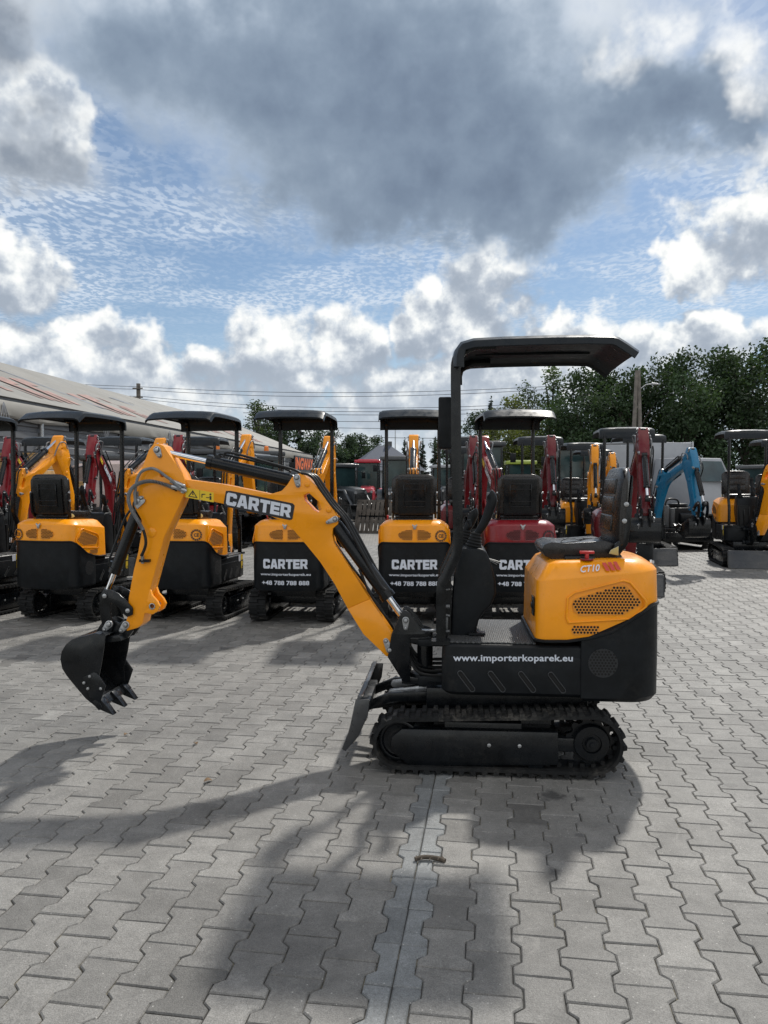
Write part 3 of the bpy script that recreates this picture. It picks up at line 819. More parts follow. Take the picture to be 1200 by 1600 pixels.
# controls
def m_console(c):
    P = LP([(716, 862), (724, 856), (752, 857), (760, 862), (766, 876), (774, 905), (775, 928), (768, 946), (756, 957), (748, 970), (743, 992), (704, 999), (707, 940), (710, 900)], .17)
    mb = MB(); mb.prism(P, -.17, .17); return mb.mesh('control_console', PLAST, .022, 3)
def m_boots(c):
    mb = MB()
    for y, ox in ((.10, 0), (-.12, .05)):
        a = Vector((L(738, 864, .1)[0]+ox, y, L(738, 864, .1)[1])); b = Vector((L(745, 832, .1)[0]+ox, y, L(745, 832, .1)[1])); pts = []; rs = []
        for i in range(15):
            t = i/14; pts.append(a.lerp(b, t)); rs.append((.060-.034*t)*(1 if i % 2 else .84))
        mb.tube(pts, rs, 16)
    return mb.mesh('joystick_boot', RUBBER, 0)
def m_sticks(c):
    mb = MB()
    for y, k in ((.10, 0), (-.12, .05)):
        path = [(744, 834), (750, 828), (759, 812), (765, 796), (769, 782), (767, 773), (764, 770)] if y > 0 else [(742, 836), (745, 830), (750, 822), (754, 812), (756, 806), (756, 801), (755, 799)]
        pts = smooth_path([(L(*q, .1)[0]+k, y, L(*q, .1)[1]) for q in path], 4)
        n = len(pts); rs = [.016+.012*sin(min(1, i/n*1.15)*pi*.75) for i in range(n)]; rs[-1] = .012
        mb.tube(pts, rs, 12)
        q = L(745, 818, .1); mb.cyl((q[0]+.035+k, y, q[1]-.02), (q[0]+.045+k, y, q[1]+.02), .010, 8)
    return mb.mesh('joystick', PLAST, 0)
def m_levers(c):
    mb = MB()
    for i, y in enumerate((-.06, -.01, .04)):
        a = L(752, 870, y); b = L(782-3*i, 879+2*i, y); mb.tube([(a[0], y, a[1]), (b[0], y, b[1])], .006, 6)
    for y in (.16, -.16):
        a = L(712, 972, y); b = L(724, 985, y); d = L(745, 989, y); mb.tube([(a[0], y, a[1]), (b[0], y, b[1]), (d[0], y, d[1])], .009, 6)
        mb.box((d[0], y, d[1]), (.09, .07, .012), 0)
    return mb.mesh('pedal_lever', BLACK, 0)
def m_fittings(c):
    mb = MB(); rnd = random.Random(4); x0, z0 = L(703, 950, .2)
    for py, r in ((905, .010), (921, .007), (948, .012), (962, .008), (986, .010)):
        z = L(703, py, .2)[1]; y = .19+.02*rnd.random(); mb.cyl((x0+.0, y, z), (x0+.035, y, z+rnd.uniform(-.01, .01)), r, 8)
    z = L(703, 975, .2)[1]; mb.box((x0+.02, .18, z), (.02, .03, .09), 0)
    return mb.mesh('valve_fitting', STEEL, .001)
def m_consolehose(c):
    mb = MB(); x0 = L(700, 950, .2)[0]; za = L(700, 900, .2)[1]; zc = L(700, 1000, .2)[1]
    for i in range(5):
        y = -.14+.075*i; mb.tube(smooth_path([(x0, y, za-.06*(i % 2)), (x0+.045, y*1.05, za-.15), (x0+.03, y, zc+.06), (x0+.02, y*.8, zc-.02)]), .0085, 7)
    mb.box((x0-.002, 0, (za+zc)/2), (.03, .34, za-zc))
    return mb.mesh('hydraulic_hose', HOSE, 0)
def m_post(s):
    mb = MB(); c = [(775, 539), (744, 539), (731, 543), (721, 550), (714, 562), (712, 577), (712, 600), (713, 700), (715, 800), (716, 852), (712, 868), (697, 900), (690, 912), (689, 930), (689, 1006)]
    pts = [(L(*q, .305)[0], .305*s, L(*q, .305)[1]) for q in c]; 
    rs = []
    for i, p in enumerate(pts):
        a, b = .026, .020
        t = (Vector(pts[min(i+1, len(pts)-1)])-Vector(pts[max(0, i-1)])).normalized(); nn = Vector((-t.z, 0, t.x))
        rs.append([Vector(p)+nn*u+Vector((0, w, 0)) for u, w in ((a, b*.6), (a*.6, b), (-a*.6, b), (-a, b*.6), (-a, -b*.6), (-a*.6, -b), (a*.6, -b), (a, -b*.6))])
    mb.rings(rs)
    mb.box((pts[-1][0], .305*s, pts[-1][2]+.012), (.10, .09, .02))
    return mb.mesh('canopy_post', BLACK, 0)
def m_canopy(c):
    Xp = L(711, 600, .305)[0]; xf = L(740, 528, .37)[0]; xb = L(958, 524, .37)[0]; xt = L(1001, 552, .37)[0]; xc = L(715, 545, .37)[0]
    prof = [(Xp+.005, 2.115), (Xp+.006, 2.165), (Xp-.004, 2.205), (Xp-.03, 2.240), (xf, 2.258), (xf-.15, 2.264), (xf-.4, 2.267), (xb+.12, 2.267), (xb, 2.263), (xb-.035, 2.252), (xb-.075, 2.226), (xt, 2.182)]
    mb = MB(); yy = [-.378, -.370, -.335, -.24, -.09, .09, .24, .335, .370, .378]; cr = [-.048, -.014, .004, .012, .018, .018, .012, .004, -.014, -.048]
    m = len(prof); n = len(yy)
    def nrm(i):
        a = Vector(prof[max(0, i-1)]); b = Vector(prof[min(m-1, i+1)]); t = (b-a).normalized(); return Vector((t.y, -t.x))
    for lay, th in ((0, 0), (1, .022)):
        pass
    top = []; bot = []
    for i, (x, z) in enumerate(prof):
        k = nrm(i); k = -k if k.y < 0 else k
        if i < 3: k = Vector((1, .15)).normalized()
        for j in range(n):
            h = cr[j]; top.append((x+k.x*h, yy[j], z+k.y*h)); h2 = h-(.020 if 0 < j < n-1 else .004)
            yb = yy[j]*(1 if 0 < j < n-1 else .992); bot.append((x+k.x*h2, yb, z+k.y*h2))
    N = m*n; fs = []
    for i in range(m-1):
        for j in range(n-1):
            a = i*n+j; fs.append((a, a+1, a+n+1, a+n)); fs.append((a+N, a+n+N, a+n+1+N, a+1+N))
    for i in range(m-1):
        for j in (0, n-1):
            a = i*n+j; fs.append((a, a+n, a+n+N, a+N))
    for j in range(n-1):
        for i in (0, m-1):
            a = i*n+j; fs.append((a, a+1, a+1+N, a+N))
    mb.add(top+bot, fs)
    for y in (-.20, .20): mb.box(((xf+xb)/2, y, 2.255), (xf-xb-.05, .10, .010))
    return mb.mesh('canopy', CANOPYM, 0)
def m_lamp(c):
    mb = MB(); a = L(684, 622, -.30); b = L(704, 702, -.30)
    x = (a[0]+b[0])/2-.005; mb.box((x, -.29, (a[1]+b[1])/2), (abs(a[0]-b[0]), .13, a[1]-b[1])); return mb.mesh('post_box', PLAST, .012, 3)
# undercarriage
RC, FC = (-.502, .178), (.488, .158)
def loop_pts(off, N=92):
    h = hull2(FC[0], FC[1], .128+off, RC[0], RC[1], .148+off, 24); h.append(h[0]); d = [0]
    for a, b in zip(h, h[1:]): d.append(d[-1]+math.hypot(b[0]-a[0], b[1]-a[1]))
    out = []; k = 0
    for i in range(N):
        s = d[-1]*i/N
        while d[k+1] < s: k += 1
        t = (s-d[k])/(d[k+1]-d[k]); out.append((h[k][0]+(h[k+1][0]-h[k][0])*t, h[k][1]+(h[k+1][1]-h[k][1])*t))
    return out
def m_track(s):
    mb = MB(); N = 96; P = loop_pts(0, N); y0, y1 = .275, .455; rs = []; nr = []
    for i in range(N):
        a = Vector(P[i-1]); b = Vector(P[(i+1) % N]); t = (b-a).normalized(); q = Vector((t.y, -t.x)); c = Vector(P[i])-Vector((0, .165))
        if q.dot(c if abs(P[i][0]) > .5 else Vector((0, P[i][1]-.165))) < 0: q = -q
        nr.append(q); x, z = P[i]
        rs.append([(x-q.x*.012, y0*s, z-q.y*.012), (x+q.x*.006, y0*s, z+q.y*.006), (x+q.x*.008, (y0+.01)*s, z+q.y*.008), (x+q.x*.008, (y1-.01)*s, z+q.y*.008), (x+q.x*.006, y1*s, z+q.y*.006), (x-q.x*.012, y1*s, z-q.y*.012)])
    rs.append(rs[0]); mb.rings(rs, caps=False)
    for i in range(0, N, 2):
        for h, (ya, yb) in enumerate(((y0-.002, y0+.095), (y0+.085, y1+.003))):
            j = (i+h) % N; x, z = P[j]; q = nr[j]; t = Vector((q.y, -q.x)); w = .015; rr = []
            for u, hh in ((-w, .004), (-w*.7, .022), (w*.7, .022), (w, .004)):
                rr.append((x+t.x*u+q.x*hh, z+t.y*u+q.y*hh))
            mb.rings([[(a, ya*s, b) for a, b in rr], [(a, yb*s, b) for a, b in rr]])
    for i in range(0, N, 2):      # guide teeth inside
        x, z = P[i]; q = nr[i]; mb.box((x-q.x*.022, (y0+y1)/2*s, z-q.y*.022), (.022, .05, .022))
    return mb.mesh('track', RUBBER, 0)
def m_tframe(s):
    mb = MB(); P = LP([(612, 1152), (628, 1139), (872, 1145), (873, 1196), (640, 1197), (609, 1172)], .43)
    mb.prism(P, .43*s, .30*s)
    mb.box((.02, .365*s, .165), (.95, .10, .07)); mb.box((0.05, .30*s, .20), (.40, .16, .12))
    mb.lathe_y([(.30*s, .02), (.30*s, .108), (.40*s, .108), (.402*s, .09), (.38*s, .085), (.38*s, .04), (.41*s, .035), (.41*s, .005)], FC[0], FC[1])
    for x in (-.22, .03, .27): mb.lathe_y([(.31*s, .02), (.31*s, .05), (.42*s, .05), (.421*s, .03), (.425*s, .003)], x, .078)
    return mb.mesh('track_frame', BLACK, .003)
def m_sprocket(s):
    mb = MB(); x, z = RC; n = 11; P = []
    for i in range(n*4):
        r = .128 if i % 4 in (1, 2) else .106; P.append((x+r*cos(2*pi*i/(n*4)), z+r*sin(2*pi*i/(n*4))))
    mb.prism(P, .35*s, .385*s)
    mb.lathe_y([(.30*s, .01), (.30*s, .095), (.41*s, .095), (.425*s, .088), (.425*s, .050), (.415*s, .046), (.415*s, .034), (.442*s, .030), (.442*s, .016), (.452*s, .013), (.452*s, .002)], x, z)
    return mb.mesh('sprocket', BLACK, .0)
def m_tbolts(c):
    mb = MB()
    for s in (1, -1):
        for p in ((764, 1164), (811.5, 1165)):
            x, z = L(*p, .43); mb.disc_y(x, z, .43*s, .441*s, .010, 10)
    return mb.mesh('frame_bolt', ZINC, .001)
def m_crossframe(c):
    mb = MB(); mb.box((.0, 0, .22), (.62, .60, .10)); mb.box((-.08, .0, .335), (.86, .50, .13));  mb.cyl((0, 0, .2), (0, 0, .36), .17, 24)
    return mb.mesh('chassis_frame', BLACK, .004)
def m_blade(c):
    mb = MB(); f = LP([(559, 1088), (553, 1106), (548, 1130), (542, 1152), (534, 1170)], .40); b = [(x-.022, z+.003) for x, z in f]
    b[0] = (f[0][0]-.028, f[0][1]+.002); b[-1] = (f[-1][0]-.012, f[-1][1]-.012)
    mb.prism(f+b[::-1], -.40, .40)
    e = LP([(556, 1092), (578, 1092), (575, 1118), (560, 1150), (540, 1173), (535, 1168), (546, 1140)], .40)
    for s in (1, -1): mb.prism(e, .401*s, .413*s)
    mb.box((f[2][0]-.05, 0, (f[1][1]+f[2][1])/2), (.06, .5, .05))
    return mb.mesh('dozer_blade', mat('blade_paint', (.035, .037, .040), .33, coat=.3, vary=.2, vscale=8, dust=.3), .003)
def m_bladearm(c):
    mb = MB()
    for s in (1, -1):
        a = L(612, 1084, .12); b = L(668, 1077, .12); mb.prism(hull2(*a, .022, *b, .020), .09*s, .105*s, mi=1)
        mb.prism(LP([(562, 1098), (562, 1112), (612, 1092), (700, 1092), (700, 1076), (610, 1078)], .12), .15*s, .175*s)
    mb.tube([(L(580, 1102, 0)[0], 0, L(580, 1102)[1]), (L(640, 1094)[0], 0, L(640, 1094)[1])], .022, 12); mb.tube([(L(635, 1094)[0], 0, L(635, 1094)[1]), (L(700, 1088)[0], 0, L(700, 1088)[1])], .032, 12)
    return mb.mesh('blade_arm', [BLACK, ZINC], .002)
def mk_barrel(key, Lb, r):
    mb = MB(); mb.disc_y(0, 0, -.03, .03, r*1.05, 16); mb.tube([(0, 0, 0), (r*.8, 0, 0), (r, 0, 0), (Lb-.03, 0, 0), (Lb-.03, 0, 0), (Lb, 0, 0)], [r*.7, r*.95, r, r, r*1.12, r*1.12], 22)
    mb.tube(smooth_path([(Lb*.9, 0, r*.9), (Lb*.88, 0, r+.022), (Lb*.75, 0, r+.024), (.12, 0, r+.024), (.05, 0, r+.01)], 3), .007, 7)
    mb.box((Lb*.9, 0, r+.004), (.03, .03, .02)); return mb.mesh('cylinder_barrel', BLACK, 0)
def mk_rod(Lr, r):
    mb = MB(); mb.tube([(.02, 0, 0), (Lr, 0, 0)], r, 16, 0); mb.disc_y(0, 0, -.028, .028, r*1.9, 14, 1); mb.tube([(0, 0, 0), (.045, 0, 0)], r*1.5, 12, 1); return mb.mesh('piston_rod', [CHROME, BLACK], 0)
def aim(A, B):
    d = Vector((B[0]-A[0], 0, B[1]-A[1])); ang = atan2(d.z, d.x)
    return Matrix.Translation((A[0], 0, A[1])) @ Matrix.Rotation(-ang, 4, 'Y'), d.length
_q = (aim(P_BA, P_BB)[1], aim(P_AA, P_AB)[1], aim(P_CA, P_CB)[1])
CYL = {'boom_cylinder': (_q[0]*.77, .041, .020), 'arm_cylinder': (_q[1]*.64, .038, .017), 'bucket_cylinder': (_q[2]*.74, .034, .016)}

def rot_about(p, a): # raise by a about pin p
    return Matrix.Translation((p[0], 0, p[1])) @ Matrix.Rotation(-a, 4, 'Y') @ Matrix.Translation((-p[0], 0, -p[1]))
def hoseline(M1, M2, a, mid, b, y, r=.0075, bow=.12):
    """hose running from the boom (frame M1) over the joint to the arm (frame M2)"""
    pass

def excavator(label, loc, heading, color='orange', db=0., da=0., swing=0., slew=0., scale=1., group=None, words=True, badge=-1, blade_up=0., full=False, name='mini_excavator', under=0., bkt=0.):
    db, da, swing, slew = map(radians, (db, da, swing, slew))
    root = empty(name, loc, heading, scale); tag(root, label, 'excavator', group)
    c = color
    I = Matrix.Identity(4); U = Matrix.Rotation(slew, 4, 'Z')
    Sw = U @ Matrix.Translation((XSW, 0, 0)) @ Matrix.Rotation(swing, 4, 'Z') @ Matrix.Translation((-XSW, 0, 0))
    Bl = rot_about(P_BOOM, db); Al = Bl @ rot_about(P_ARM, da); B = Sw @ Bl; A = Sw @ Al
    def P(key, fn, M=I, name=None, parent=root, col_=None): return obj(name or key, part(key, col_ or c, fn), parent, M)
    # undercarriage
    for s, nm in ((1, 'l'), (-1, 'r')):
        P('track'+nm, lambda c_, s=s: m_track(s), I, 'track', col_='-'); tf = P('tframe'+nm, lambda c_, s=s: m_tframe(s), I, 'track_frame', col_='-')
        P('sprocket'+nm, lambda c_, s=s: m_sprocket(s), I, 'sprocket', col_='-')
    P('tbolts', m_tbolts, I, 'frame_bolt', col_='-'); P('crossframe', m_crossframe, I, 'chassis_frame', col_='-')
    Mb = Matrix.Translation((0, 0, -.10+blade_up)) if blade_up is not None and not full else I
    P('blade', m_blade, Mb, 'dozer_blade', col_='-'); P('bladearm', m_bladearm, Mb @ Matrix.Identity(4), 'blade_arm', col_='-')
    # upper structure
    dk = P('deck', m_chassis, U, 'deck', col_='-'); P('slots', m_slots, I, 'side_slot', dk, '-'); P('floor_mat', m_floor, I, 'floor_mat', dk, '-')
    cw = P('counterweight', m_counter, U, 'counterweight', col_='-'); P('lowgrille', m_lowgrille, I, 'fan_grille', cw, '-')
    hd = P('engine_hood', m_hood, U); P('grille', m_grille, I, 'grille', hd); P('reargrille', m_reargrille, I, 'rear_grille', hd)
    P('emblem', m_emblem, I, 'emblem', hd); P('hood_latch', m_latch, I, 'hood_latch', hd, '-')
    if badge: P('badge%d' % badge, m_badge(badge), I, 'safety_badge', hd)
    if words: P('rearword', m_rearword, I, 'lettering', cw, '-'); P('rearurl', m_rearurl, I, 'small_lettering', cw, '-'); P('rearphone', m_rearphone, I, 'small_lettering', cw, '-')
    if full:
        P('sideurl', m_sideurl, I, 'side_lettering', dk, '-'); P('hoodlogo', m_hoodlogo, I, 'model_decal', hd, '-'); P('frontlatch', m_frontlatch, I, 'door_latch', hd, '-')
    if not full: P('datast', m_datast, I, 'data_sticker', dk, '-')
    P('cush', m_cush, U, 'seat_cushion', col_='-'); P('pan', m_pan, U, 'seat_pan', col_='-'); P('back', m_back, U, 'backrest', col_='-')
    bf = P('backframe', m_backframe, U, 'seat_frame', col_='-'); P('seatbolt', m_seatbolt, I, 'seat_bolt', bf, '-')
    if full: P('belt', m_belt, U, 'seat_belt', col_='-')
    cs = P('console', m_console, U, 'control_console', col_='-'); P('boots', m_boots, I, 'joystick_boot', cs, '-'); P('fittings', m_fittings, I, 'valve_fitting', cs, '-')
    P('sticks', m_sticks, U, 'joystick', col_='-'); P('levers', m_levers, U, 'pedal_lever', col_='-'); P('consolehose', m_consolehose, U, 'hydraulic_hose', col_='-')
    P('postl', lambda c_: m_post(1), U, 'canopy_post', col_='-'); P('postr', lambda c_: m_post(-1), U, 'canopy_post', col_='-')
    P('canopy', m_canopy, U, 'canopy', col_='-')
    if full: P('postbox', m_lamp, U, 'post_box', col_='-')
    # front
    sw = P('swing', m_swing, Sw, 'swing_bracket', col_='-'); P('swingpins', m_swingpins, I, 'swing_pin', sw, '-')
    bo = P('boom', m_boom, B); P('boompins', m_boompins, I, 'pin_plate', bo, '-'); P('boomword', m_boomword, I, 'lettering', bo, '-'); P('sticker', m_sticker, I, 'warning_sticker', bo, '-')
    ar = P('arm', m_arm, A); P('armpins', m_armpins, I, 'pin_plate', ar, '-')
    Kl = Al @ rot_about(L(197, 976), radians(bkt)); K = Sw @ Kl
    lk = P('link', m_link, A, 'bucket_link', col_='-'); P('linkpins', m_linkpins, I, 'link_pin', lk, '-')
    bk = P('bucket', m_bucket, K, 'bucket', col_='-'); P('bucketpins', m_bucketpins, I, 'bolt', bk, '-')
    for s in (1, -1): P('cutter%d' % s, lambda c_, s=s: m_cutter(s), I, 'side_cutter', bk, '-')
    for i, y in enumerate((.155, 0, -.155)): P('tooth%d' % i, lambda c_, y=y: m_tooth(y), I, 'tooth', bk, '-')
    def tp(M, p): v = M @ Vector((p[0], 0, p[1])); return (v.x, v.z)
    for key, a, b in (('boom_cylinder', tp(Bl, P_BA), P_BB), ('arm_cylinder', tp(Bl, P_AA), tp(Al, P_AB)), ('bucket_cylinder', tp(Al, P_CA), tp(Al, P_CB))):
        Lb, r, rr = CYL[key]; M1, d = aim(a, b); M2, _ = aim(b, a)
        br = obj(key, part(key+'b', '-', lambda c_: mk_barrel(key, Lb, r)), root, Sw @ M1)
        rd = obj('piston_rod', part(key+'r', '-', lambda c_: mk_rod(max(_q)*.55, rr)), br, M1.inverted() @ M2)
    # hoses over the boom tip, one pair each side
    def T(M, pts, y): return [M @ Vector((*[L(*q, .08)[0]], y, L(*q, .08)[1])) for q in pts]
    mb = MB()
    mb.tube(smooth_path(T(B, [(283, 763), (268, 750), (262, 746)], .085)+T(A, [(247, 735), (236, 732), (222, 737), (215, 750), (212, 770), (212, 788)], .088)), .0088, 8, 0)
    mb.tube(smooth_path(T(B, [(276, 766), (263, 759)], .075)+T(A, [(240, 752), (220, 755), (207, 765), (203, 780), (208, 797), (217, 812), (226, 828), (230, 845), (228, 857), (223, 868)], .10)), .0088, 8, 1)
    o = obj('hydraulic_hose', mb.mesh('arm_hose', [HOSEG, HOSE], 0), root)
    # ribs of the wrapped hose
    if full:
        pts = smooth_path(T(B, [(276, 766), (263, 759)], .075)+T(A, [(240, 752), (220, 755), (207, 765), (203, 780), (208, 797), (217, 812), (226, 828)], .10), 12)
        m2 = MB(); 
        for i in range(6, len(pts)-1): m2.tube([pts[i], pts[i]+(pts[i+1]-pts[i]).normalized()*.0035], .0118, 8)
        obj('hose_spiral', m2.mesh('hose_spiral', HOSEG, 0), o)
    mb = MB()
    for s in (1, -1):
        mb.tube(smooth_path(T(B, [(300, 752), (284, 738)], .07*s)+T(B, [(262, 716)], .10*s)+T(A, [(240, 722), (232, 745)], .09*s)), .008, 7)
    if not full: obj('loop_hose', mb.mesh('loop_hose', HOSEG, 0), root)
    def fit():
        m = MB()
        for a, b, y in (((292, 767), (270, 760), .060), ((290, 760), (268, 751), .062)):
            p, q = L(*a, y), L(*b, y); m.tube([(p[0], y+.004, p[1]), ((p[0]+q[0])/2, y+.012, (p[1]+q[1])/2), (q[0], y+.018, q[1])], [.010, .014, .012], 8)
        for p, q in (((290, 760), (286, 770)),): 
            a, b = L(*p, .05), L(*q, .05); m.tube([(a[0], .06, a[1]), (b[0], .06, b[1])], .013, 8)
        return m.mesh('hose_fitting', ZINC, 0)
    P('fit', lambda c_: fit(), I, 'hose_fitting', bo, '-')
    def fit2():
        m = MB(); p, q = L(223, 866, .085), L(222, 880, .085); m.tube([(p[0], .09, p[1]), (q[0], .075, q[1])], .011, 8); m.box((L(226, 876, .08)[0], .075, L(226, 876, .08)[1]), (.06, .03, .016), 1)
        p = L(213, 787, .08); m.prism(LP([(207, 768), (215, 768), (216, 782), (226, 780), (225, 785), (214, 795), (209, 790)], .08), .063, .075)
        return m.mesh('hose_clamp', [ZINC, BLACK], 0)
    P('fit2', lambda c_: fit2(), I, 'hose_clamp', ar, '-')
    def bh():
        m = MB()
        for i, y in enumerate((.045, .012, -.03)):
            o_ = i*2.5
            m.tube(smooth_path([(L(*q, .05)[0], y, L(*q, .05)[1]) for q in [(470+o_, 739), (486+o_, 744), (500+o_, 764), (517+o_, 788), (536+o_, 810), (552+o_, 838), (568+o_, 868), (582+o_, 894), (594+o_*.6, 914), (602, 922+i*5)]]), .0085, 7)
        for i, y in enumerate((.02, -.02)): m.tube(smooth_path([(L(*q, .05)[0], y, L(*q, .05)[1]) for q in [(560, 890), (575, 925+4*i), (592, 952), (606, 970+6*i), (617, 990)]]), .007, 6)
        m.tube(smooth_path([(L(*q, .05)[0], .03, L(*q, .05)[1]) for q in [(348, 714), (352, 707), (375, 711), (430, 726), (458, 734), (470, 740)]]), .0075, 7)
        return m.mesh('boom_hose', HOSE, 0)
    P('boomhose', lambda c_: bh(), B, 'boom_hose', col_='-')
    def sh():
        m = MB()
        for i in range(5):
            y = -.02+.018*i; p = [(L(640, 1008)[0]+.01, y, L(640, 1006+3*i)[1]), (L(652, 1030)[0], y*1.5+.01, L(655, 1026+4*i)[1]), (L(672, 1038)[0], y*2, L(672, 1032+4*i)[1]), (L(700, 1040)[0], y*2, L(700, 1032+4*i)[1])]
            m.tube(smooth_path(p), .0095, 7)
        return m.mesh('swing_hose', HOSE, 0)
    P('swinghose', lambda c_: sh(), U, 'swing_hose', col_='-')
    return root

# ================================================================ ground
TH = radians(8.2)                    # the paver columns run away 8 degrees to the right
def _pav(N, b, oc):
    t = N.t
    at_ = N.n('ShaderNodeAttribute', attribute_name='tone'); tone = at_.outputs['Fac']
    big = N.noise(oc, .9, 5, .6)[0]; mid = N.noise(oc, 9, 5, .65)[0]; fine = N.noise(oc, 230, 2, .8)[0]; med = N.noise(oc, 60, 5, .75)[0]
    k = N.m('MULTIPLY', tone, N.lin(big, .3, .7, .84, 1.14))
    k = N.m('MULTIPLY', k, N.lin(mid, .3, .7, .80, 1.16)); k = N.m('MULTIPLY', k, N.lin(N.noise(oc, 2.6, 6, .7)[0], .35, .65, .88, 1.10)); k = N.m('MULTIPLY', k, N.lin(fine, .28, .72, .60, 1.42)); k = N.m('MULTIPLY', k, N.lin(med, .3, .7, .84, 1.16))
    c = N.mix(k, (0, 0, 0, 1), (.232, .222, .205, 1)); tint = N.mix(N.n('ShaderNodeAttribute', attribute_name='pale').outputs['Fac'], (.229, .223, .210, 1), (.232, .243, .246, 1)); c = N.v('SCALE', tint, scale=k)
    c = N.v('SCALE', c, scale=.80)
    vo = N.n('ShaderNodeTexVoronoi', feature='F1'); t.links.new(oc, vo.inputs['Vector']); vo.inputs['Scale'].default_value = 34; 
    sp = N.m('MULTIPLY', N.m('LESS_THAN', vo.outputs['Distance'], .085), N.m('GREATER_THAN', N.noise(oc, 3, 2)[0], .48))
    c = N.mix(N.m('MULTIPLY', sp, .60), c, (.50, .49, .46, 1))
    # scuffs: thin pale scratches and tyre rub
    wv = N.n('ShaderNodeTexWave', wave_type='BANDS'); N.set(wv.inputs['Vector'], oc); wv.inputs['Scale'].default_value = 1.3; wv.inputs['Distortion'].default_value = 16; wv.inputs['Detail'].default_value = 4
    sc = N.m('MULTIPLY', N.ss(wv.outputs['Fac'], .985, 1.0), N.ss(N.noise(oc, 2.2, 3)[0], .5, .65))
    c = N.mix(N.m('MULTIPLY', sc, .14), c, (.42, .41, .38, 1))
    # oil spots
    x, y, z = N.xyz(oc)
    def spot(px, py, r, s):
        g = ground(px, py); d = N.v('LENGTH', N.v('SUBTRACT', N.comb(x, y, 0.0), (g.x, g.y, 0)))
        d = N.m('ADD', d, N.m('MULTIPLY', N.m('SUBTRACT', N.noise(oc, 24, 5, .7)[0], .5), r*1.9)); return N.m('MULTIPLY', N.m('SUBTRACT', 1.0, N.ss(d, r*.35, r)), s)
    for q in ((862, 1243, .085, .72), (905, 1248, .04, .5), (905, 1305, .03, .45), (868, 1362, .035, .4), (1140, 1226, .05, .3), (520, 1170, .05, .4), (420, 1480, .30, .22), (600, 1250, .2, .15)):
        c = N.mix(spot(*q), c, (.022, .022, .024, 1))
    t.links.new(c, b.inputs['Base Color'])
    bn = N.n('ShaderNodeBump'); bn.inputs['Strength'].default_value = .7; bn.inputs['Distance'].default_value = .003
    t.links.new(N.m('ADD', fine, N.m('MULTIPLY', med, 1.2)), bn.inputs['Height']); t.links.new(bn.outputs[0], b.inputs['Normal'])
    b.inputs['Roughness'].default_value = .62
PAVM = mat('concrete_pavers', (.2, .19, .18), .8, fn=_pav)
def _sand(N, b, oc):
    f = N.noise(oc, 1.6, 4)[0]; g = N.noise(oc, 60, 4, .7)[0]
    c = N.mix(N.m('MULTIPLY', N.ss(f, .46, .60), N.ss(g, .35, .65)), (.050, .048, .045, 1), (.27, .24, .17, 1)); N.t.links.new(c, b.inputs['Base Color'])
SANDM = mat('joint_sand', (.1, .09, .07), .95, fn=_sand)
def _far(N, b, oc):
    f = N.noise(oc, .25, 5, .6)[0]; g = N.noise(oc, 6, 4, .7)[0]
    br = N.n('ShaderNodeTexBrick'); N.set(br.inputs['Vector'], oc); br.inputs['Scale'].default_value = 1; br.inputs['Brick Width'].default_value = .15; br.inputs['Row Height'].default_value = .215
    br.inputs['Mortar Size'].default_value = .006; br.inputs['Color1'].default_value = (.21, .20, .185, 1); br.inputs['Color2'].default_value = (.17, .165, .155, 1); br.inputs['Mortar'].default_value = (.09, .085, .08, 1); br.offset = .5
    c = N.v('SCALE', br.outputs['Color'], scale=N.m('MULTIPLY', N.lin(f, .3, .7, .85, 1.2), N.lin(g, .3, .7, .85, 1.15))); N.t.links.new(c, b.inputs['Base Color'])
FARM = mat('far_paving', (.2, .19, .18), .85, fn=_far)

me = MB().add([(-400, -60, -.016), (400, -60, -.016), (400, 900, -.016), (-400, 900, -.016)], [(0, 1, 2, 3)]).mesh('ground', mat('earth', (.09, .085, .06), .95, vary=.4, vscale=.2), smooth=False)
tag(obj('ground', me), kind='structure')
me = MB().add([(-16, -3, -.009), (16, -3, -.009), (16, 18.6, -.009), (-16, 18.6, -.009)], [(0, 1, 2, 3)]).mesh('joint_bed', SANDM, smooth=False)
tag(obj('ground_joint_sand', me), kind='structure')

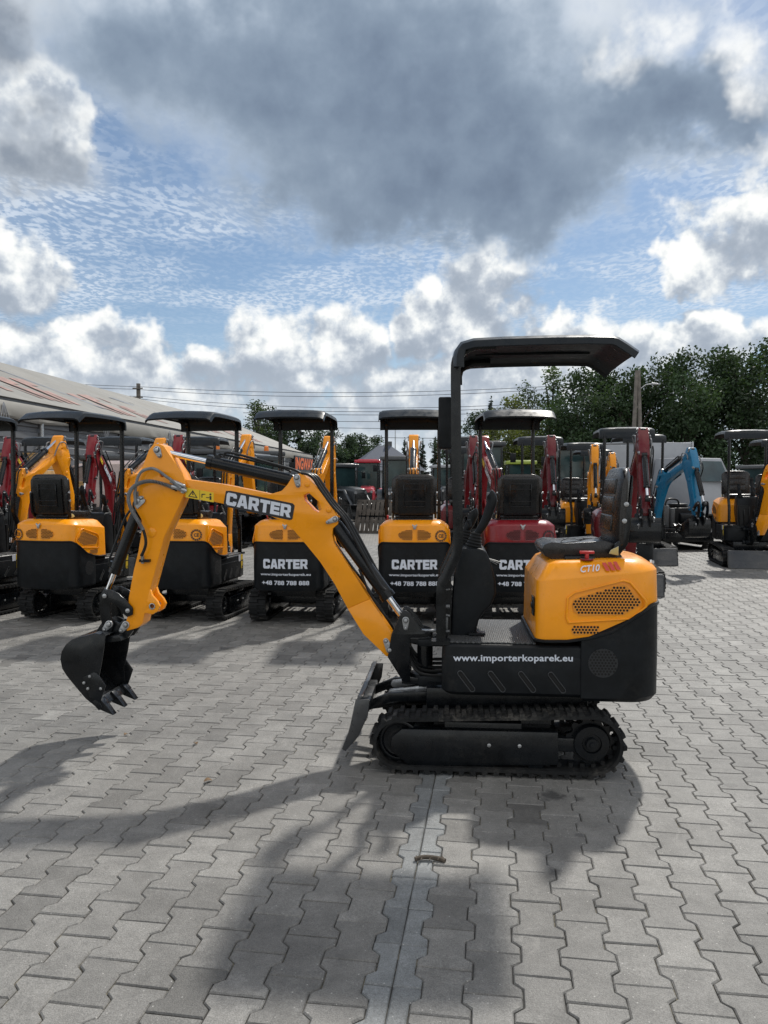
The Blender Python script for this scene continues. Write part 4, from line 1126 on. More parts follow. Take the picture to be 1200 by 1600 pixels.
def pavers():
    rnd = random.Random(11); p = .150; Ln = .2150; a = .0140; t = .0125; gap = .0017
    c, s = cos(TH), sin(TH); vs = []; fs = []; tone = []; pale = []
    def outline(ins, half=0):
        h = Ln/2-ins; q = p/2; L4 = Ln/4
        R = [(q+a-ins, h), (q+a-ins, L4+t+ins*.2), (q-a-ins, L4-t+ins*.3), (q-a-ins, -L4+t-ins*.3), (q+a-ins, -L4-t-ins*.2), (q+a-ins, -h)]
        Lf = [(-x, y) for x, y in R[::-1]]
        if half == 1: Lf = [(ins, -h), (ins, h)]
        if half == -1: R = [(-ins, h), (-ins, -h)]
        return R+Lf
    for half in (0, 1, -1):
        pass
    prof = ((gap, -.012), (gap, -.0045), (gap+.0042, 0.0))
    outs = {hf: [(outline(i, hf), z) for i, z in prof] for hf in (0, 1, -1)}
    for iu in range(-80, 110):
        for iv in range(0, 95):
            u = iu*p; v = iv*Ln+(Ln/2 if iu % 2 else 0); X = u*c+v*s; Y = -u*s+v*c
            if Y < 1.0 or Y > 18.4 or abs(X) > .56*Y+1.1: continue
            strip = iu == -2
            for hf in ((1, -1) if strip else (0,)):
                O = outs[hf]; n = len(O[0][0]); k = len(vs); dz = rnd.gauss(0, .0009); tx = rnd.gauss(0, .006); ty = rnd.gauss(0, .006); ro = rnd.gauss(0, .006)
                tn = max(.62, rnd.gauss(1, .10)) if not strip else rnd.gauss(1.02, .06)
                if rnd.random() < .09: tn *= .80
                for o, z in O:
                    for x, y in o:
                        xx = x-ro*y+rnd.gauss(0, .0007); yy = y+ro*x+rnd.gauss(0, .0007); uu = u+xx; vv = v+yy
                        vs.append((uu*c+vv*s, -uu*s+vv*c, z-.0006+dz+tx*x+ty*y)); tone.append(tn); pale.append(1.0 if strip else 0.0)
                for r in range(2):
                    for j in range(n):
                        a0 = k+r*n+j; a1 = k+r*n+(j+1) % n; fs.append((a0, a0+n, a1+n, a1))
                T = list(range(k+2*n, k+3*n))
                if hf == 0: fs += [(T[0], T[1], T[10], T[11]), (T[1], T[2], T[9], T[10]), (T[2], T[3], T[8], T[9]), (T[3], T[4], T[7], T[8]), (T[4], T[5], T[6], T[7])]
                else: fs.append(tuple(T))
    me = bpy.data.meshes.new('paving'); me.from_pydata(vs, [], fs); me.materials.append(PAVM)
    at_ = me.attributes.new('tone', 'FLOAT', 'POINT'); at_.data.foreach_set('value', tone); a2_ = me.attributes.new('pale', 'FLOAT', 'POINT'); a2_.data.foreach_set('value', pale)
    bm = bmesh.new(); bm.from_mesh(me); bmesh.ops.recalc_face_normals(bm, faces=bm.faces)
    up = [f for f in bm.faces if f.normal.z < -.5]
    if up: bmesh.ops.reverse_faces(bm, faces=up)
    bm.to_mesh(me); bm.free(); me.shade_smooth(); me.set_sharp_from_angle(angle=radians(25))
    tag(obj('pavement', me), kind='structure')
pavers()
me = MB().add([(-16, 18.4, -.004), (16, 18.4, -.004), (22, 60, -.004), (-12, 60, -.004)], [(0, 1, 2, 3)]).mesh('far_pavement', FARM, smooth=False)
o = tag(obj('far_pavement', me), kind='structure')
me = MB().add([(16.01, 8, -.004), (60, 8, -.004), (60, 58, -.004), (22.01, 58, -.004)], [(0, 1, 2, 3)]).mesh('yard', FARM, smooth=False)
tag(obj('yard_ground', me), kind='structure')

# ================================================================ excavators
excavator('orange and black mini excavator standing side-on in front of all others, its bucket raised', MO, MA, 'orange', full=True, words=False, badge=-1)
G1 = 'mini excavators parked with their rears to the viewer'; G2 = 'machines parked behind, arms toward the viewer'
def row(label, X, Y, th, color, g, **k): excavator(label, (X, Y, 0), radians(90-th), color, group=g, **k)
row('orange mini excavator cut off by the left edge, leftmost of the rear-facing row', -4.72, 9.05, 15, 'orange', G1, db=21, da=-15, swing=3, words=False, badge=-1, bkt=-20)
row('orange mini excavator with plain black rear and empty black seat, left of the raised bucket', -3.42, 9.0, 14, 'orange', G1, db=19, da=-17, swing=-2, words=False, badge=1, bkt=-20)
row("orange mini excavator with plain black rear directly behind the front machine's vertical arm", -2.07, 9.0, 11, 'orange', G1, db=22, da=-19, swing=3, words=False, badge=-1, bkt=-20)
row("orange mini excavator with white rear lettering seen under the bend of the front machine's boom", -.93, 8.87, 6, 'orange', G1, db=20, da=-15, swing=-2, badge=0, bkt=-20)
row("orange mini excavator with white rear lettering between the front boom and canopy post", .33, 8.82, 1, 'orange', G1, swing=-2, db=21, da=-16, badge=-1, bkt=-20)
row("red mini excavator with white rear lettering behind the front machine's joystick", 1.42, 8.80, 0, 'red', G1, swing=5, db=20, da=-16, badge=-1, bkt=-20)
row('red mini excavator facing forward, half cut off at the left edge behind the orange row', -5.75, 13.3, 180, 'red', G2, db=26, da=-22, words=False, bkt=-75)
row('red mini excavator facing forward, its upright arm behind the second canopy from the left', -4.45, 13.2, 180, 'red', G2, db=28, da=-24, words=False, bkt=-75)
row("red mini excavator facing forward, its arm top showing left of the front machine's arm tip", -3.14, 13.2, 180, 'red', G2, db=28, da=-24, words=False, bkt=-75)
row("dark red mini excavator facing forward, upright arm just right of the front machine's canopy post", 1.36, 13.2, 180, 'darkred', G2, db=27, da=-24, words=False, bkt=-75)
row('dark red mini excavator facing forward, upright arm right of the red rear-facing machine', 2.62, 13.1, 184, 'darkred', G2, db=27, da=-24, words=False, bkt=-75)
row("dark red mini excavator with lowered grey blade right behind the front machine's seat", 3.40, 10.95, 189, 'darkred', G2, db=24, da=-20, words=False, bkt=-75)
row('orange mini excavator with slim raised arm between two dark red ones, left of front seat', 3.9, 15.2, 176, 'orange', G2, db=24, da=-26, swing=-14, words=False, bkt=-75)
row('blue mini excavator facing forward with wide grey dozer blade', 4.9, 14.75, 182, 'blue', G2, db=11, da=-9, swing=12, words=False, scale=1.06, bkt=-75)
row('orange mini excavator with pale canopy at the right edge, black track seen at an angle', 6.62, 14.2, 192, 'orange', G2, db=20, da=-14, words=False, scale=1.08, swing=38, bkt=-60)
row('orange mini excavator cut off by the right edge, only its canopy end and side showing', 8.1, 15.9, 190, 'orange', G2, db=14, da=-10, words=False, scale=1.05, bkt=-30)

row('orange mini excavator parked deepest in the back, behind the dark red arms', 5.0, 18.4, 181, 'orange', G2, db=22, da=-20, words=False, bkt=-75)
row('dark red mini excavator deepest in the back, behind the rear-facing red one', 1.75, 17.0, 178, 'darkred', G2, db=27, da=-24, words=False, bkt=-75)
# ================================================================ other vehicles
def wheel(root, x, y, r, w, s, rimc=None):
    mb = MB(); mb.lathe_y([(y-w/2, r*.55), (y-w/2, r*.86), (y-w/2+.03, r*.96), (y-w/2+.05, r), (y+w/2-.05, r), (y+w/2-.03, r*.96), (y+w/2, r*.86), (y+w/2, r*.55)], x, r)
    for i in range(22):
        a = 2*pi*i/22; mb.box((x+r*cos(a), y, r+r*sin(a)), (.05, w*.9, .03), R=Matrix.Rotation(-a+pi/2, 3, 'Y'))
    t = obj('wheel', mb.mesh('wheel', TYRE), root)
    m = MB(); m.lathe_y([(y-w*.3, .02), (y-w*.3, r*.3), (y-w*.42, r*.5), (y-w*.46, r*.56), (y+w*.46, r*.56), (y+w*.42, r*.5), (y+w*.3, r*.3), (y+w*.3, .02)], x, r)
    obj('rim', m.mesh('rim', rimc or STEEL), t)
def tractor(label, loc, rz, c, roofc, group=None, beacon=False, h=2.5, w=1.15, name='tractor', bucket=False, hoodz=1.25, cat='tractor'):
    r = empty(name, loc, rz); tag(r, label, cat, group); hw = w/2
    R, F = .58, .40
    for s in (1, -1): wheel(r, -.55, s*(hw-.02), R, .30, s); wheel(r, .95, s*(hw-.08), F, .22, s)
    # bonnet with grille
    mb = MB(); rs = []
    for x, k, z0, z1 in ((1.45, .80, .62, hoodz-.12), (1.40, .92, .58, hoodz-.02), (.9, 1, .55, hoodz+.04), (.15, 1.06, .55, hoodz+.08)):
        q = .33*k; rs.append([(x, -q, z0), (x, -q, z1-.1), (x, -q*.75, z1), (x, q*.75, z1), (x, q, z1-.1), (x, q, z0)])
    mb.rings(rs); b = obj('bonnet', mb.mesh('bonnet', c, .02), r)
    m = MB(); 
    for i in range(9): m.box((1.46, 0, .66+.045*i), (.02, .46, .02))
    m.box((1.445, 0, .84), (.02, .50, .42), 1); obj('front_grille', m.mesh('front_grille', [STEEL, HOLE]), b)
    for s in (1, -1): m = MB(); m.lathe_y([(0, 0)], 0, 0) if False else m.cyl((1.43, .22*s, hoodz-.17), (1.475, .22*s, hoodz-.17), .055, 14); obj('headlight', m.mesh('headlight', ZINC), b)
    m = MB(); m.box((.4, 0, .50), (2.2, .42, .22)); m.box((-.5, 0, .75), (.9, .7, .35)); m.box((.95, 0, .40), (.12, w*.9, .10)); obj('frame', m.mesh('frame', BLACK, .01), r)
    for s in (1, -1):      # mudguards
        m = MB(); o = [(-.55+(R+.06)*cos(t), R+(R+.06)*sin(t)) for t in [radians(20+14*i) for i in range(11)]]; i2 = [(-.55+(R+.02)*cos(t), R+(R+.02)*sin(t)) for t in [radians(20+14*i) for i in range(11)]][::-1]
        m.prism(o+i2, s*(hw-.20), s*(hw+.13)); obj('mudguard', m.mesh('mudguard', c, .005), r)
    # cab
    zt = h-.12; cb = MB(); P = ((-.95, hw-.06), (.12, hw-.10)); zb_ = .95
    for x, y in P:
        for s in (1, -1): cb.tube([(x, y*s, zb_), (x+(.04 if x < 0 else -.03), y*s*.93, zt)], .035, 8)
    for s in (1, -1):
        cb.tube([(-.42, (hw-.08)*s, zb_), (-.42, (hw-.12)*s, zt)], .028, 8); cb.tube([(-.95, (hw-.06)*s, zb_), (.12, (hw-.10)*s, zb_)], .03, 8)
    for x in (-.93, .10): cb.tube([(x, -(hw-.1), zt), (x, (hw-.1), zt)], .03, 8); cb.tube([(x, -(hw-.1), zb_), (x, (hw-.1), zb_)], .03, 8)
    cab = obj('cab', cb.mesh('cab', BLACK), r)
    g = MB(); g.box((.115, 0, (zb_+zt)/2+.05), (.012, w-.24, zt-zb_-.16)); obj('windscreen', g.mesh('windscreen', GLASS), cab)
    g = MB(); g.box((-.94, 0, (zb_+zt)/2+.05), (.012, w-.24, zt-zb_-.16)); obj('rear_window', g.mesh('rear_window', GLASS), cab)
    for s in (1, -1): g = MB(); g.box((-.42, s*(hw-.09), (zb_+zt)/2+.03), (.95, .012, zt-zb_-.14)); obj('side_window', g.mesh('side_window', GLASS), cab)
    m = MB(); m.box((-.42, 0, zt+.06), (1.35, w-.02, .13)); m.box((-.42, 0, zt+.13), (1.05, w-.3, .05)); obj('cab_roof', m.mesh('cab_roof', roofc, .035, 3), r)
    m = MB(); m.box((-.5, 0, 1.1), (.45, .45, .12)); m.box((-.72, 0, 1.4), (.12, .42, .5)); obj('seat', m.mesh('seat', VINYL, .03), r)
    m = MB(); m.tube([(.0, 0, 1.0), (-.12, 0, 1.45)], .02, 8); m.tube([(-.12+.17*sin(a)*.4, .17*cos(a), 1.45+.17*sin(a)*.9) for a in [2*pi*i/14 for i in range(15)]], .013, 6); obj('steering_wheel', m.mesh('steering_wheel', HOSE), r)
    for s in (1, -1):
        m = MB(); m.tube([(.12, (hw-.1)*s, zt-.15), (.25, (hw+.14)*s, zt-.2)], .012, 6); m.box((.25, (hw+.18)*s, zt-.32), (.05, .15, .25)); obj('mirror', m.mesh('mirror', PLAST, .01), r)
    if beacon:
        m = MB(); m.lathe_y([(0, 0)], 0, 0) if False else m.tube([(-.1, .1, zt+.13), (-.1, .1, zt+.17), (-.1, .1, zt+.29), (-.1, .1, zt+.31)], [.07, .075, .065, .03], 14); obj('beacon', m.mesh('beacon', AMBER), r)
    if bucket:
        m = MB()
        for s in (1, -1): m.tube([(-.1, s*.42, 1.2), (.9, s*.42, 1.15), (1.75, s*.42, .42)], .055, 8)
        obj('loader_arm', m.mesh('loader_arm', c), r)
        m = MB(); o = [(1.7, .12), (2.15, .08), (2.2, .12), (1.86, .20), (1.82, .45), (1.95, .62), (1.9, .66), (1.72, .5)]; m.prism(o, -hw-.12, hw+.12)
        for s in (1, -1): m.prism([(1.72, .1), (2.17, .1), (1.93, .64), (1.72, .5)], s*(hw+.10), s*(hw+.13))
        obj('loader_bucket', m.mesh('loader_bucket', BLACK, .004), r)
    return r
DKG = mat('dark_cab_paint', (.03, .035, .04), .4, coat=.3, vary=.1); REDT = mat('tractor_red', (.45, .02, .04), .3, coat=.5, vary=.08); GREY = mat('grey_cab_roof', (.08, .085, .09), .5, vary=.1)
YG = mat('yellow_green_paint', (.30, .38, .05), .4, coat=.3)
tractor('red compact tractor with red roof far off in the gap left of the centre seat', (-.72, 34, 0), radians(-91), REDT, REDT, h=2.45, w=1.15)
tractor('dark compact tractor with tall glass cab beside the red tractor', (.48, 29.5, 0), radians(-93), DKG, GREY, h=2.45, w=1.25)
tractor('black wheel loader with orange beacon, left one of the pair by the tent hall', (-5.15, 23.5, 0), radians(-78), DKG, DKG, 'wheel loaders with orange beacons', True, 2.45, 1.45, 'wheel_loader', True, cat='loader')
tractor('black wheel loader with orange beacon, right one of the pair by the tent hall', (-3.72, 23.9, 0), radians(-80), DKG, DKG, 'wheel loaders with orange beacons', True, 2.42, 1.35, 'wheel_loader', True, cat='loader')
tractor("dark cab tractor with amber beacon just right of the front canopy post", (2.72, 21.5, 0), radians(-96), DKG, DKG, None, True, 2.6, 1.3)
tractor('grey tractor with wide glass cab between the dark red arms and the front seat', (5.2, 21.0, 0), radians(-100), DKG, GREY, None, False, 2.5, 1.35)
tractor('tractor with yellow green roof seen behind the rear-facing red machine', (5.3, 30, 0), radians(-95), YG, YG, None, False, 2.3, 1.2)
tractor('dark tractor with glass cab just left of the white truck box', (6.05, 24.0, 0), radians(-85), DKG, GREY, None, False, 2.35, 1.2)
tractor('small tractor with pale roof in the distance right of the centre seat', (3.0, 38, 0), radians(-90), DKG, WHITEP, None, False, 2.3, 1.4)
tractor('dark tractor parked in front of the fence by the right trees', (16.2, 34, 0), radians(-160), DKG, GREY, None, False, 2.2, 1.6)
tractor('dark wheel loader half hidden behind the red tractor', (-1.62, 31, 0), radians(-60), DKG, DKG, None, False, 2.2, 1.2, 'wheel_loader', True, cat='loader')
tractor('dark wheel loader with big tyres squeezed behind the two leftmost machines', (-6.75, 19.2, 0), radians(-70), DKG, DKG, None, False, 2.15, 1.5, 'wheel_loader', False, cat='loader')
tractor('black cab machine in the clutter behind the second and third canopies', (-3.55, 18.6, 0), radians(-105), DKG, DKG, None, False, 2.15, 1.3, 'wheel_loader', False, cat='loader')
tractor('black cab machine with dark glass standing left of the red tractor', (-2.2, 22.0, 0), radians(-82), DKG, DKG, None, False, 1.78, 1.2, 'wheel_loader', False, cat='loader')
# white box truck
r = empty('box_truck', (9.1, 26.0, 0), radians(-62)); tag(r, 'white box truck in front of the tall trees on the right', 'truck')
m = MB(); m.box((-1.6, 0, 1.75), (4.4, 2.1, 2.1)); bx = obj('cargo_box', m.mesh('cargo_box', WHITEP, .02), r)
m = MB()
for s in (1, -1):
    for z in (.72, 2.80): m.box((-1.6, 1.05*s, z), (4.44, .05, .07))
    for x in (-3.8, .6): m.box((x, 1.05*s, 1.76), (.07, .05, 2.15))
obj('box_trim', m.mesh('box_trim', ZINC, .004), bx)
m = MB(); rs = [[(x, y*k, z) for y, z in ((-.95, .5), (-.95, 1.5), (-.82, 2.25), (.82, 2.25), (.95, 1.5), (.95, .5))] for x, k in ((.75, 1), (1.9, 1), (2.3, .96))]
for q in range(6): rs[2][q] = (2.3 if rs[2][q][2] < 1.6 else 1.95, rs[2][q][1], rs[2][q][2])
m.rings(rs); cb = obj('cab', m.mesh('cab', WHITEP, .03), r)
m = MB(); m.add([(2.30, -.75, 1.52), (2.30, .75, 1.52), (2.02, .70, 2.15), (2.02, -.70, 2.15)], [(0, 1, 2, 3)]); obj('windscreen', m.mesh('windscreen', GLASS), cb)
m = MB(); m.box((-.6, 0, .55), (5.4, .7, .2)); obj('frame', m.mesh('frame', BLACK), r)
for x in (1.5, -2.6):
    for s in (1, -1): wheel(r, x, s*.85, .40, .25, s)
# white advertising board with faded red strokes beside it
m = MB(); m.box((0, 0, 1.6), (1.05, .06, 2.0)); m.box((-.5, 0, .4), (.06, .06, .8)); m.box((.5, 0, .4), (.06, .06, .8))
o = obj('sign_board', m.mesh('sign_board', WHITEP, .005)); o.location = (6.75, 23.2, .0); tag(o, 'white board with a slanted red letter beside the white truck box', 'sign')
m = MB(); t = text_tris('Y', 1, .05); m.add([(.12+.42*a, -.034, 1.35+.5*b+.1*a) for a, b in t[0]], t[1]); obj('lettering', m.mesh('lettering', MATS['red_decal']), o)

# slatted steel ramp leaning in the gap
r = empty('loading_ramp', (.12, 22.6, 0), radians(-12)); tag(r, 'worn brown slatted loading ramp tilted up in the gap behind the rear-facing row', 'ramp')
RUST = mat('worn_ramp_wood', (.085, .072, .06), .8, vary=.4, vscale=5, bump=.5)
Rr = Matrix.Rotation(radians(62), 3, 'X')
m = MB()
for i in range(15): m.box(Rr @ Vector((-.92+.132*i, .27, .03)), (.102, .46, .03), R=Rr); m.box(Rr @ Vector((-.92+.132*i, .79, .03)), (.102, .46, .03), R=Rr)
obj('slats', m.mesh('slats', RUST, .004), r)
m = MB()
for y in (.02, .38, .70, 1.04): m.box(Rr @ Vector((0, y, .0)), (2.05, .075, .075), R=Rr)
for x in (-1.0, 1.0): m.box(Rr @ Vector((x, .52, 0)), (.07, 1.08, .07), R=Rr)
m.tube([Rr @ Vector((-.8, .95, -.02)), (-.8, 1.1, 0)], .03, 6); m.tube([Rr @ Vector((.8, .95, -.02)), (.8, 1.1, 0)], .03, 6)
obj('ramp_frame', m.mesh('ramp_frame', RUST, .004), r)

# black power unit on a skid between the blue machine and the right-hand one
r = empty('power_unit', (6.55, 17.6, 0), radians(-80)); tag(r, 'black engine unit on a low tracked frame right of the blue excavator', 'machine')
m = MB(); m.box((0, 0, .42), (1.3, 1.0, .14)); m.box((.72, 0, .30), (.05, 1.15, .22)); obj('base_frame', m.mesh('base_frame', BLACK, .01), r)
m = MB(); m.box((.1, .1, .72), (.55, .5, .42)); m.cyl((.1, .1, .93), (.1, .1, 1.02), .2, 16); m.cyl((.35, -.05, .7), (.35, .28, .7), .13, 16); obj('engine', m.mesh('engine', PLAST, .02), r)
m = MB(); m.cyl((.35, -.38, .5), (.35, -.38, .98), .09, 14); m.cyl((.35, -.2, .5), (.35, -.2, .92), .06, 14); obj('tank', m.mesh('tank', GREY, .01), r)
m = MB(); m.tube(smooth_path([(.35, -.38, .98), (.35, -.3, 1.12), (.3, -.05, 1.1), (.2, .05, .95)]), .02, 8); obj('hose', m.mesh('hose', HOSE), r)
for s in (1, -1):
    m = MB(); m.prism(hull2(-.5, .17, .16, .5, .17, .16, 10), s*.38, s*.55, [hull2(-.5, .17, .12, .5, .17, .12, 10)])
    m.prism(hull2(-.45, .17, .07, .45, .17, .07, 10), s*.42, s*.52); obj('track', m.mesh('track', RUBBER, .004), r)

# ================================================================ tent hall on the left
TARP = mat('tarpaulin', (.20, .192, .172), .6, vary=.10, vscale=.5, bump=.3, bscale=2.5)
FADED = mat('faded_red_print', (.28, .165, .14), .6, vary=.25, vscale=3)
GRSLAT = mat('grey_wall_sheet', (.13, .135, .145), .5, vary=.12, vscale=1.2)
hall = empty('tent_hall', (0, 0, 0)); tag(hall, 'long tent hall with pale tarpaulin roof and grey ribbed wall on the left', 'building')
def HX(Y): return -9.4+(Y-18.9)*.0925
Ya, Yb = 11.0, 60.0; HE = 3.5; HR = 6.05; HWd = 6.2
hd = Vector((.0925, 1, 0)).normalized(); hn = Vector((hd.y, -hd.x, 0))
H0 = Vector((HX(Ya), Ya, 0)); HL = (Yb-Ya)/hd.y
def HP(s, d, z): return H0+hd*s-hn*d+Vector((0, 0, z))
# roof: sagging cloth between frames
m = MB(); ns, nd = 98, 12; V = []
for i in range(ns+1):
    s = HL*i/ns; fr = abs(((s/5.0)+.5) % 1-.5)*2       # 1 mid bay, 0 at a frame
    for j in range(nd+1):
        k = j/nd; z = HE+(HR-HE)*k; sag = .10*(fr**1.2)*sin(pi*k)+.03*sin(s*1.3+k*7)*sin(pi*k)
        V.append(HP(s, HWd*k, z-sag))
F = [(i*(nd+1)+j, (i+1)*(nd+1)+j, (i+1)*(nd+1)+j+1, i*(nd+1)+j+1) for i in range(ns) for j in range(nd)]
m.add(V, F)
V = [HP(HL*i/ns, HWd*(1+j/nd), HR-(HR-HE)*j/nd) for i in range(ns+1) for j in range(0, nd+1, nd)]
m.add(V, [(i*2, i*2+1, i*2+3, i*2+2) for i in range(ns)])
m.mesh
rf = obj('roof', m.mesh('roof', TARP, 0), hall)
m = MB(); V = []
for i in range(ns+1):      # eave valance with a wavy lower hem
    s = HL*i/ns
    for z, d in ((HE+.02, -.02), (HE-.12, -.10), (HE-.38-.03*sin(s*2.1), -.13-.02*sin(s*3.3)), (HE-.44-.03*sin(s*2.1), -.10)): V.append(HP(s, d, z))
m.add(V, [(i*4+j, (i+1)*4+j, (i+1)*4+j+1, i*4+j+1) for i in range(ns) for j in range(3)]); obj('valance', m.mesh('valance', TARP, 0), hall)
m = MB(); V = []; zz = []; z = .0
while z < HE-.1: zz += [(z, 0), (z+.16, 0), (z+.19, .06), (z+.29, .06), (z+.32, 0)]; z += .33
for s in (0, HL): V += [HP(s, -.0+d, z) for z, d in zz]
n = len(zz); m.add(V, [(j, j+1, n+j+1, n+j) for j in range(n-1)]); obj('wall', m.mesh('wall', GRSLAT, 0, smooth=False), hall)
m = MB()
for Y in [HL*k/10 for k in range(11)]: m.add([HP(Y, .02, 0), HP(Y+.02, .02, 0)], []); p = HP(Y, -.06, 0); m.tube([p, p+Vector((0, 0, HE-.1))], .06, 8)
obj('frame_posts', m.mesh('frame_posts', ZINC), hall)
m = MB(); V = [HP(HL, 0, 0), HP(HL, 0, HE), HP(HL, HWd, HR), HP(HL, 2*HWd, HE), HP(HL, 2*HWd, 0)]; m.add(V, [(0, 1, 2, 3, 4)]); V = [HP(0, 0, 0), HP(0, 0, HE), HP(0, HWd, HR), HP(0, 2*HWd, HE), HP(0, 2*HWd, 0)]; m.add(V, [(0, 1, 2, 3, 4)]); obj('gable_wall', m.mesh('gable_wall', TARP, 0, smooth=False), hall)
# faded red print on the roof cloth (illegible strokes)
m = MB(); rnd = random.Random(3)
def RP(s, k, up=.02):
    fr = abs(((s/5.0)+.5) % 1-.5)*2; sag = .10*(fr**1.2)*sin(pi*k)+.03*sin(s*1.3+k*7)*sin(pi*k)
    return HP(s, HWd*k, HE+(HR-HE)*k-sag+up)
for s0 in (9.5, 17.5, 26.0, 34.0):
    for q in range(5):
        s = s0+q*1.15
        for a, b, c_, d in (((0, .22), (.35, .22), (.35, .55), (0, .55)), ((.35, .46), (.85, .46), (.85, .55), (.35, .55)), ((.55, .22), (.85, .22), (.75, .40), (.45, .40))):
            if rnd.random() < .2: continue
            m.add([RP(s+a[0], a[1]), RP(s+b[0], b[1]), RP(s+c_[0], c_[1]), RP(s+d[0], d[1])], [(0, 1, 2, 3)])
obj('roof_print', m.mesh('roof_print', FADED, 0, smooth=False), rf)
m = MB()
for s0 in (6.5, 15.4, 24.0, 32.5): m.add([RP(s0, .70), RP(s0+2.6, .30), RP(s0+2.0, .30), RP(s0-.6, .70)], [(0, 1, 2, 3)]); m.add([RP(s0+.9, .66), RP(s0+1.1, .66), RP(s0+2.2, .42), RP(s0+2.0, .42)], [(0, 1, 2, 3)])
obj('roof_stripe', m.mesh('roof_stripe', mat('faded_grey_print', (.13, .14, .16), .6), 0, smooth=False), rf)
# tie ropes at the eave
m = MB()
for s in (8.0, 13.5, 19, 24.5): 
    for q in range(4): m.tube([HP(s, -.13, HE-.05), HP(s+.12*(q-1.5), -.16, HE-.42), HP(s+.05, -.12, HE-.75)], .012, 5)
obj('tie_strap', m.mesh('tie_strap', WHITEP), hall)
# orange lettering board by the far end of the wall
m = MB(); s0, s1 = HL-7.2, HL-.4; m.add([HP(s0, -.2, 2.25), HP(s1, -.2, 2.25), HP(s1, -.2, 3.28), HP(s0, -.2, 3.28), HP(s0, -.12, 2.25), HP(s1, -.12, 2.25), HP(s1, -.12, 3.28), HP(s0, -.12, 3.28)], [(0, 1, 2, 3), (4, 7, 6, 5), (0, 4, 5, 1), (1, 5, 6, 2), (2, 6, 7, 3), (3, 7, 4, 0)])
o = obj('sign_board', m.mesh('sign_board', DECALB, 0, smooth=False)); tag(o, 'black board with orange capital letters at the far end of the tent hall', 'sign')
m = MB(); t = text_tris('INGWAY', 1, .04); m.add([HP(s0+.15+(s1-s0-.3)*a, -.215, 2.34+.85*b) for a, b in t[0]], t[1]); obj('lettering', m.mesh('lettering', mat('orange_letters', (.75, .16, .05), .5), 0, smooth=False), o)

# stacked goods near the hall
m_w = mat('crate_wood', (.38, .24, .10), .8, vary=.3, vscale=3)
def crate(x, y, z, d, label, rz=0):
    m = MB(); a, b, c_ = d
    for i in range(6):
        zz = c_*(i+.5)/6
        for s in (1, -1): m.box((0, s*b/2, zz), (a, .03, c_/6-.02)); m.box((s*a/2, 0, zz), (.03, b, c_/6-.02))
    for sx in (1, -1):
        for sy in (1, -1): m.box((sx*(a/2+.016), sy*(b/2-.05), c_/2), (.02, .1, c_)); 
    m.box((0, 0, c_), (a+.05, b+.05, .03)); m.box((0, 0, .015), (a, b, .03))
    o = obj('wooden_crate', m.mesh('wooden_crate', m_w, .003)); o.location = (x, y, z); o.rotation_euler = (0, 0, rz); tag(o, label, 'crate', 'wooden crates stacked by the tent hall')
crate(-8.05, 17.3, 0, (1.2, 1.0, 1.05), 'large wooden crate by the hall wall, bottom of the left stack')
crate(-8.05, 17.3, 1.07, (1.2, 1.0, 1.05), 'large wooden crate on top of another at the far left by the hall wall', .05)
crate(-6.9, 17.6, 0, (1.0, 1.0, 1.5), 'tall wooden crate standing right of the stacked pair by the hall', -.1)
m = MB(); rs = []
for z, k in ((0, 1), (.3, 1.02), (.9, 1.0), (1.5, .98), (1.9, .90), (1.98, .7)): rs.append([((.9+.04*sin(5*t+z*7))*k*max(-1, min(1, 1.35*cos(t))), (.55+.03*sin(7*t+z*3))*k*max(-1, min(1, 1.35*sin(t))), z) for t in [2*pi*i/40 for i in range(40)]])
m.rings(rs); o = obj('wrapped_pallet', m.mesh('wrapped_pallet', mat('shrink_wrap', (.42, .33, .30), .25, coat=.5, vary=.2, vscale=4, bump=.8, bscale=9), 0)); o.location = (-5.65, 17.6, 0); tag(o, 'pallet of pinkish goods in shiny shrink wrap behind the second canopy', 'pallet')
o = obj('wrapped_pallet', o.data); o.location = (-7.4, 20.6, 0); o.rotation_euler = (0, 0, 1.2); tag(o, 'shrink wrapped pallet close to the ribbed hall wall', 'pallet')

# house roof far off in the middle
r = empty('house', (-.1, 95, 0), radians(12)); tag(r, 'low house with blue grey hipped roof far off behind the red tractor', 'house')
m = MB(); m.box((0, 0, 1.4), (8, 6, 2.8)); obj('wall', m.mesh('wall', WHITEP), r)
m = MB(); m.add([(-4.6, -3.5, 2.8), (4.6, -3.5, 2.8), (4.6, 3.5, 2.8), (-4.6, 3.5, 2.8), (-.6, 0, 5.9), (.9, 0, 5.9)], [(0, 1, 5, 4), (1, 2, 5), (2, 3, 4, 5), (3, 0, 4), (0, 3, 2, 1)]); obj('roof', m.mesh('roof', mat('slate_roof', (.07, .085, .12), .7, vary=.15), 0, smooth=False), r)
m = MB(); m.box((.8, .3, 5.6), (.6, .6, 1.6)); obj('chimney', m.mesh('chimney', GREY), r)
for x in (-2.4, 0, 2.4): m = MB(); m.box((x, -3.02, 1.6), (1.1, .06, 1.2)); obj('window', m.mesh('window', GLASS), r)

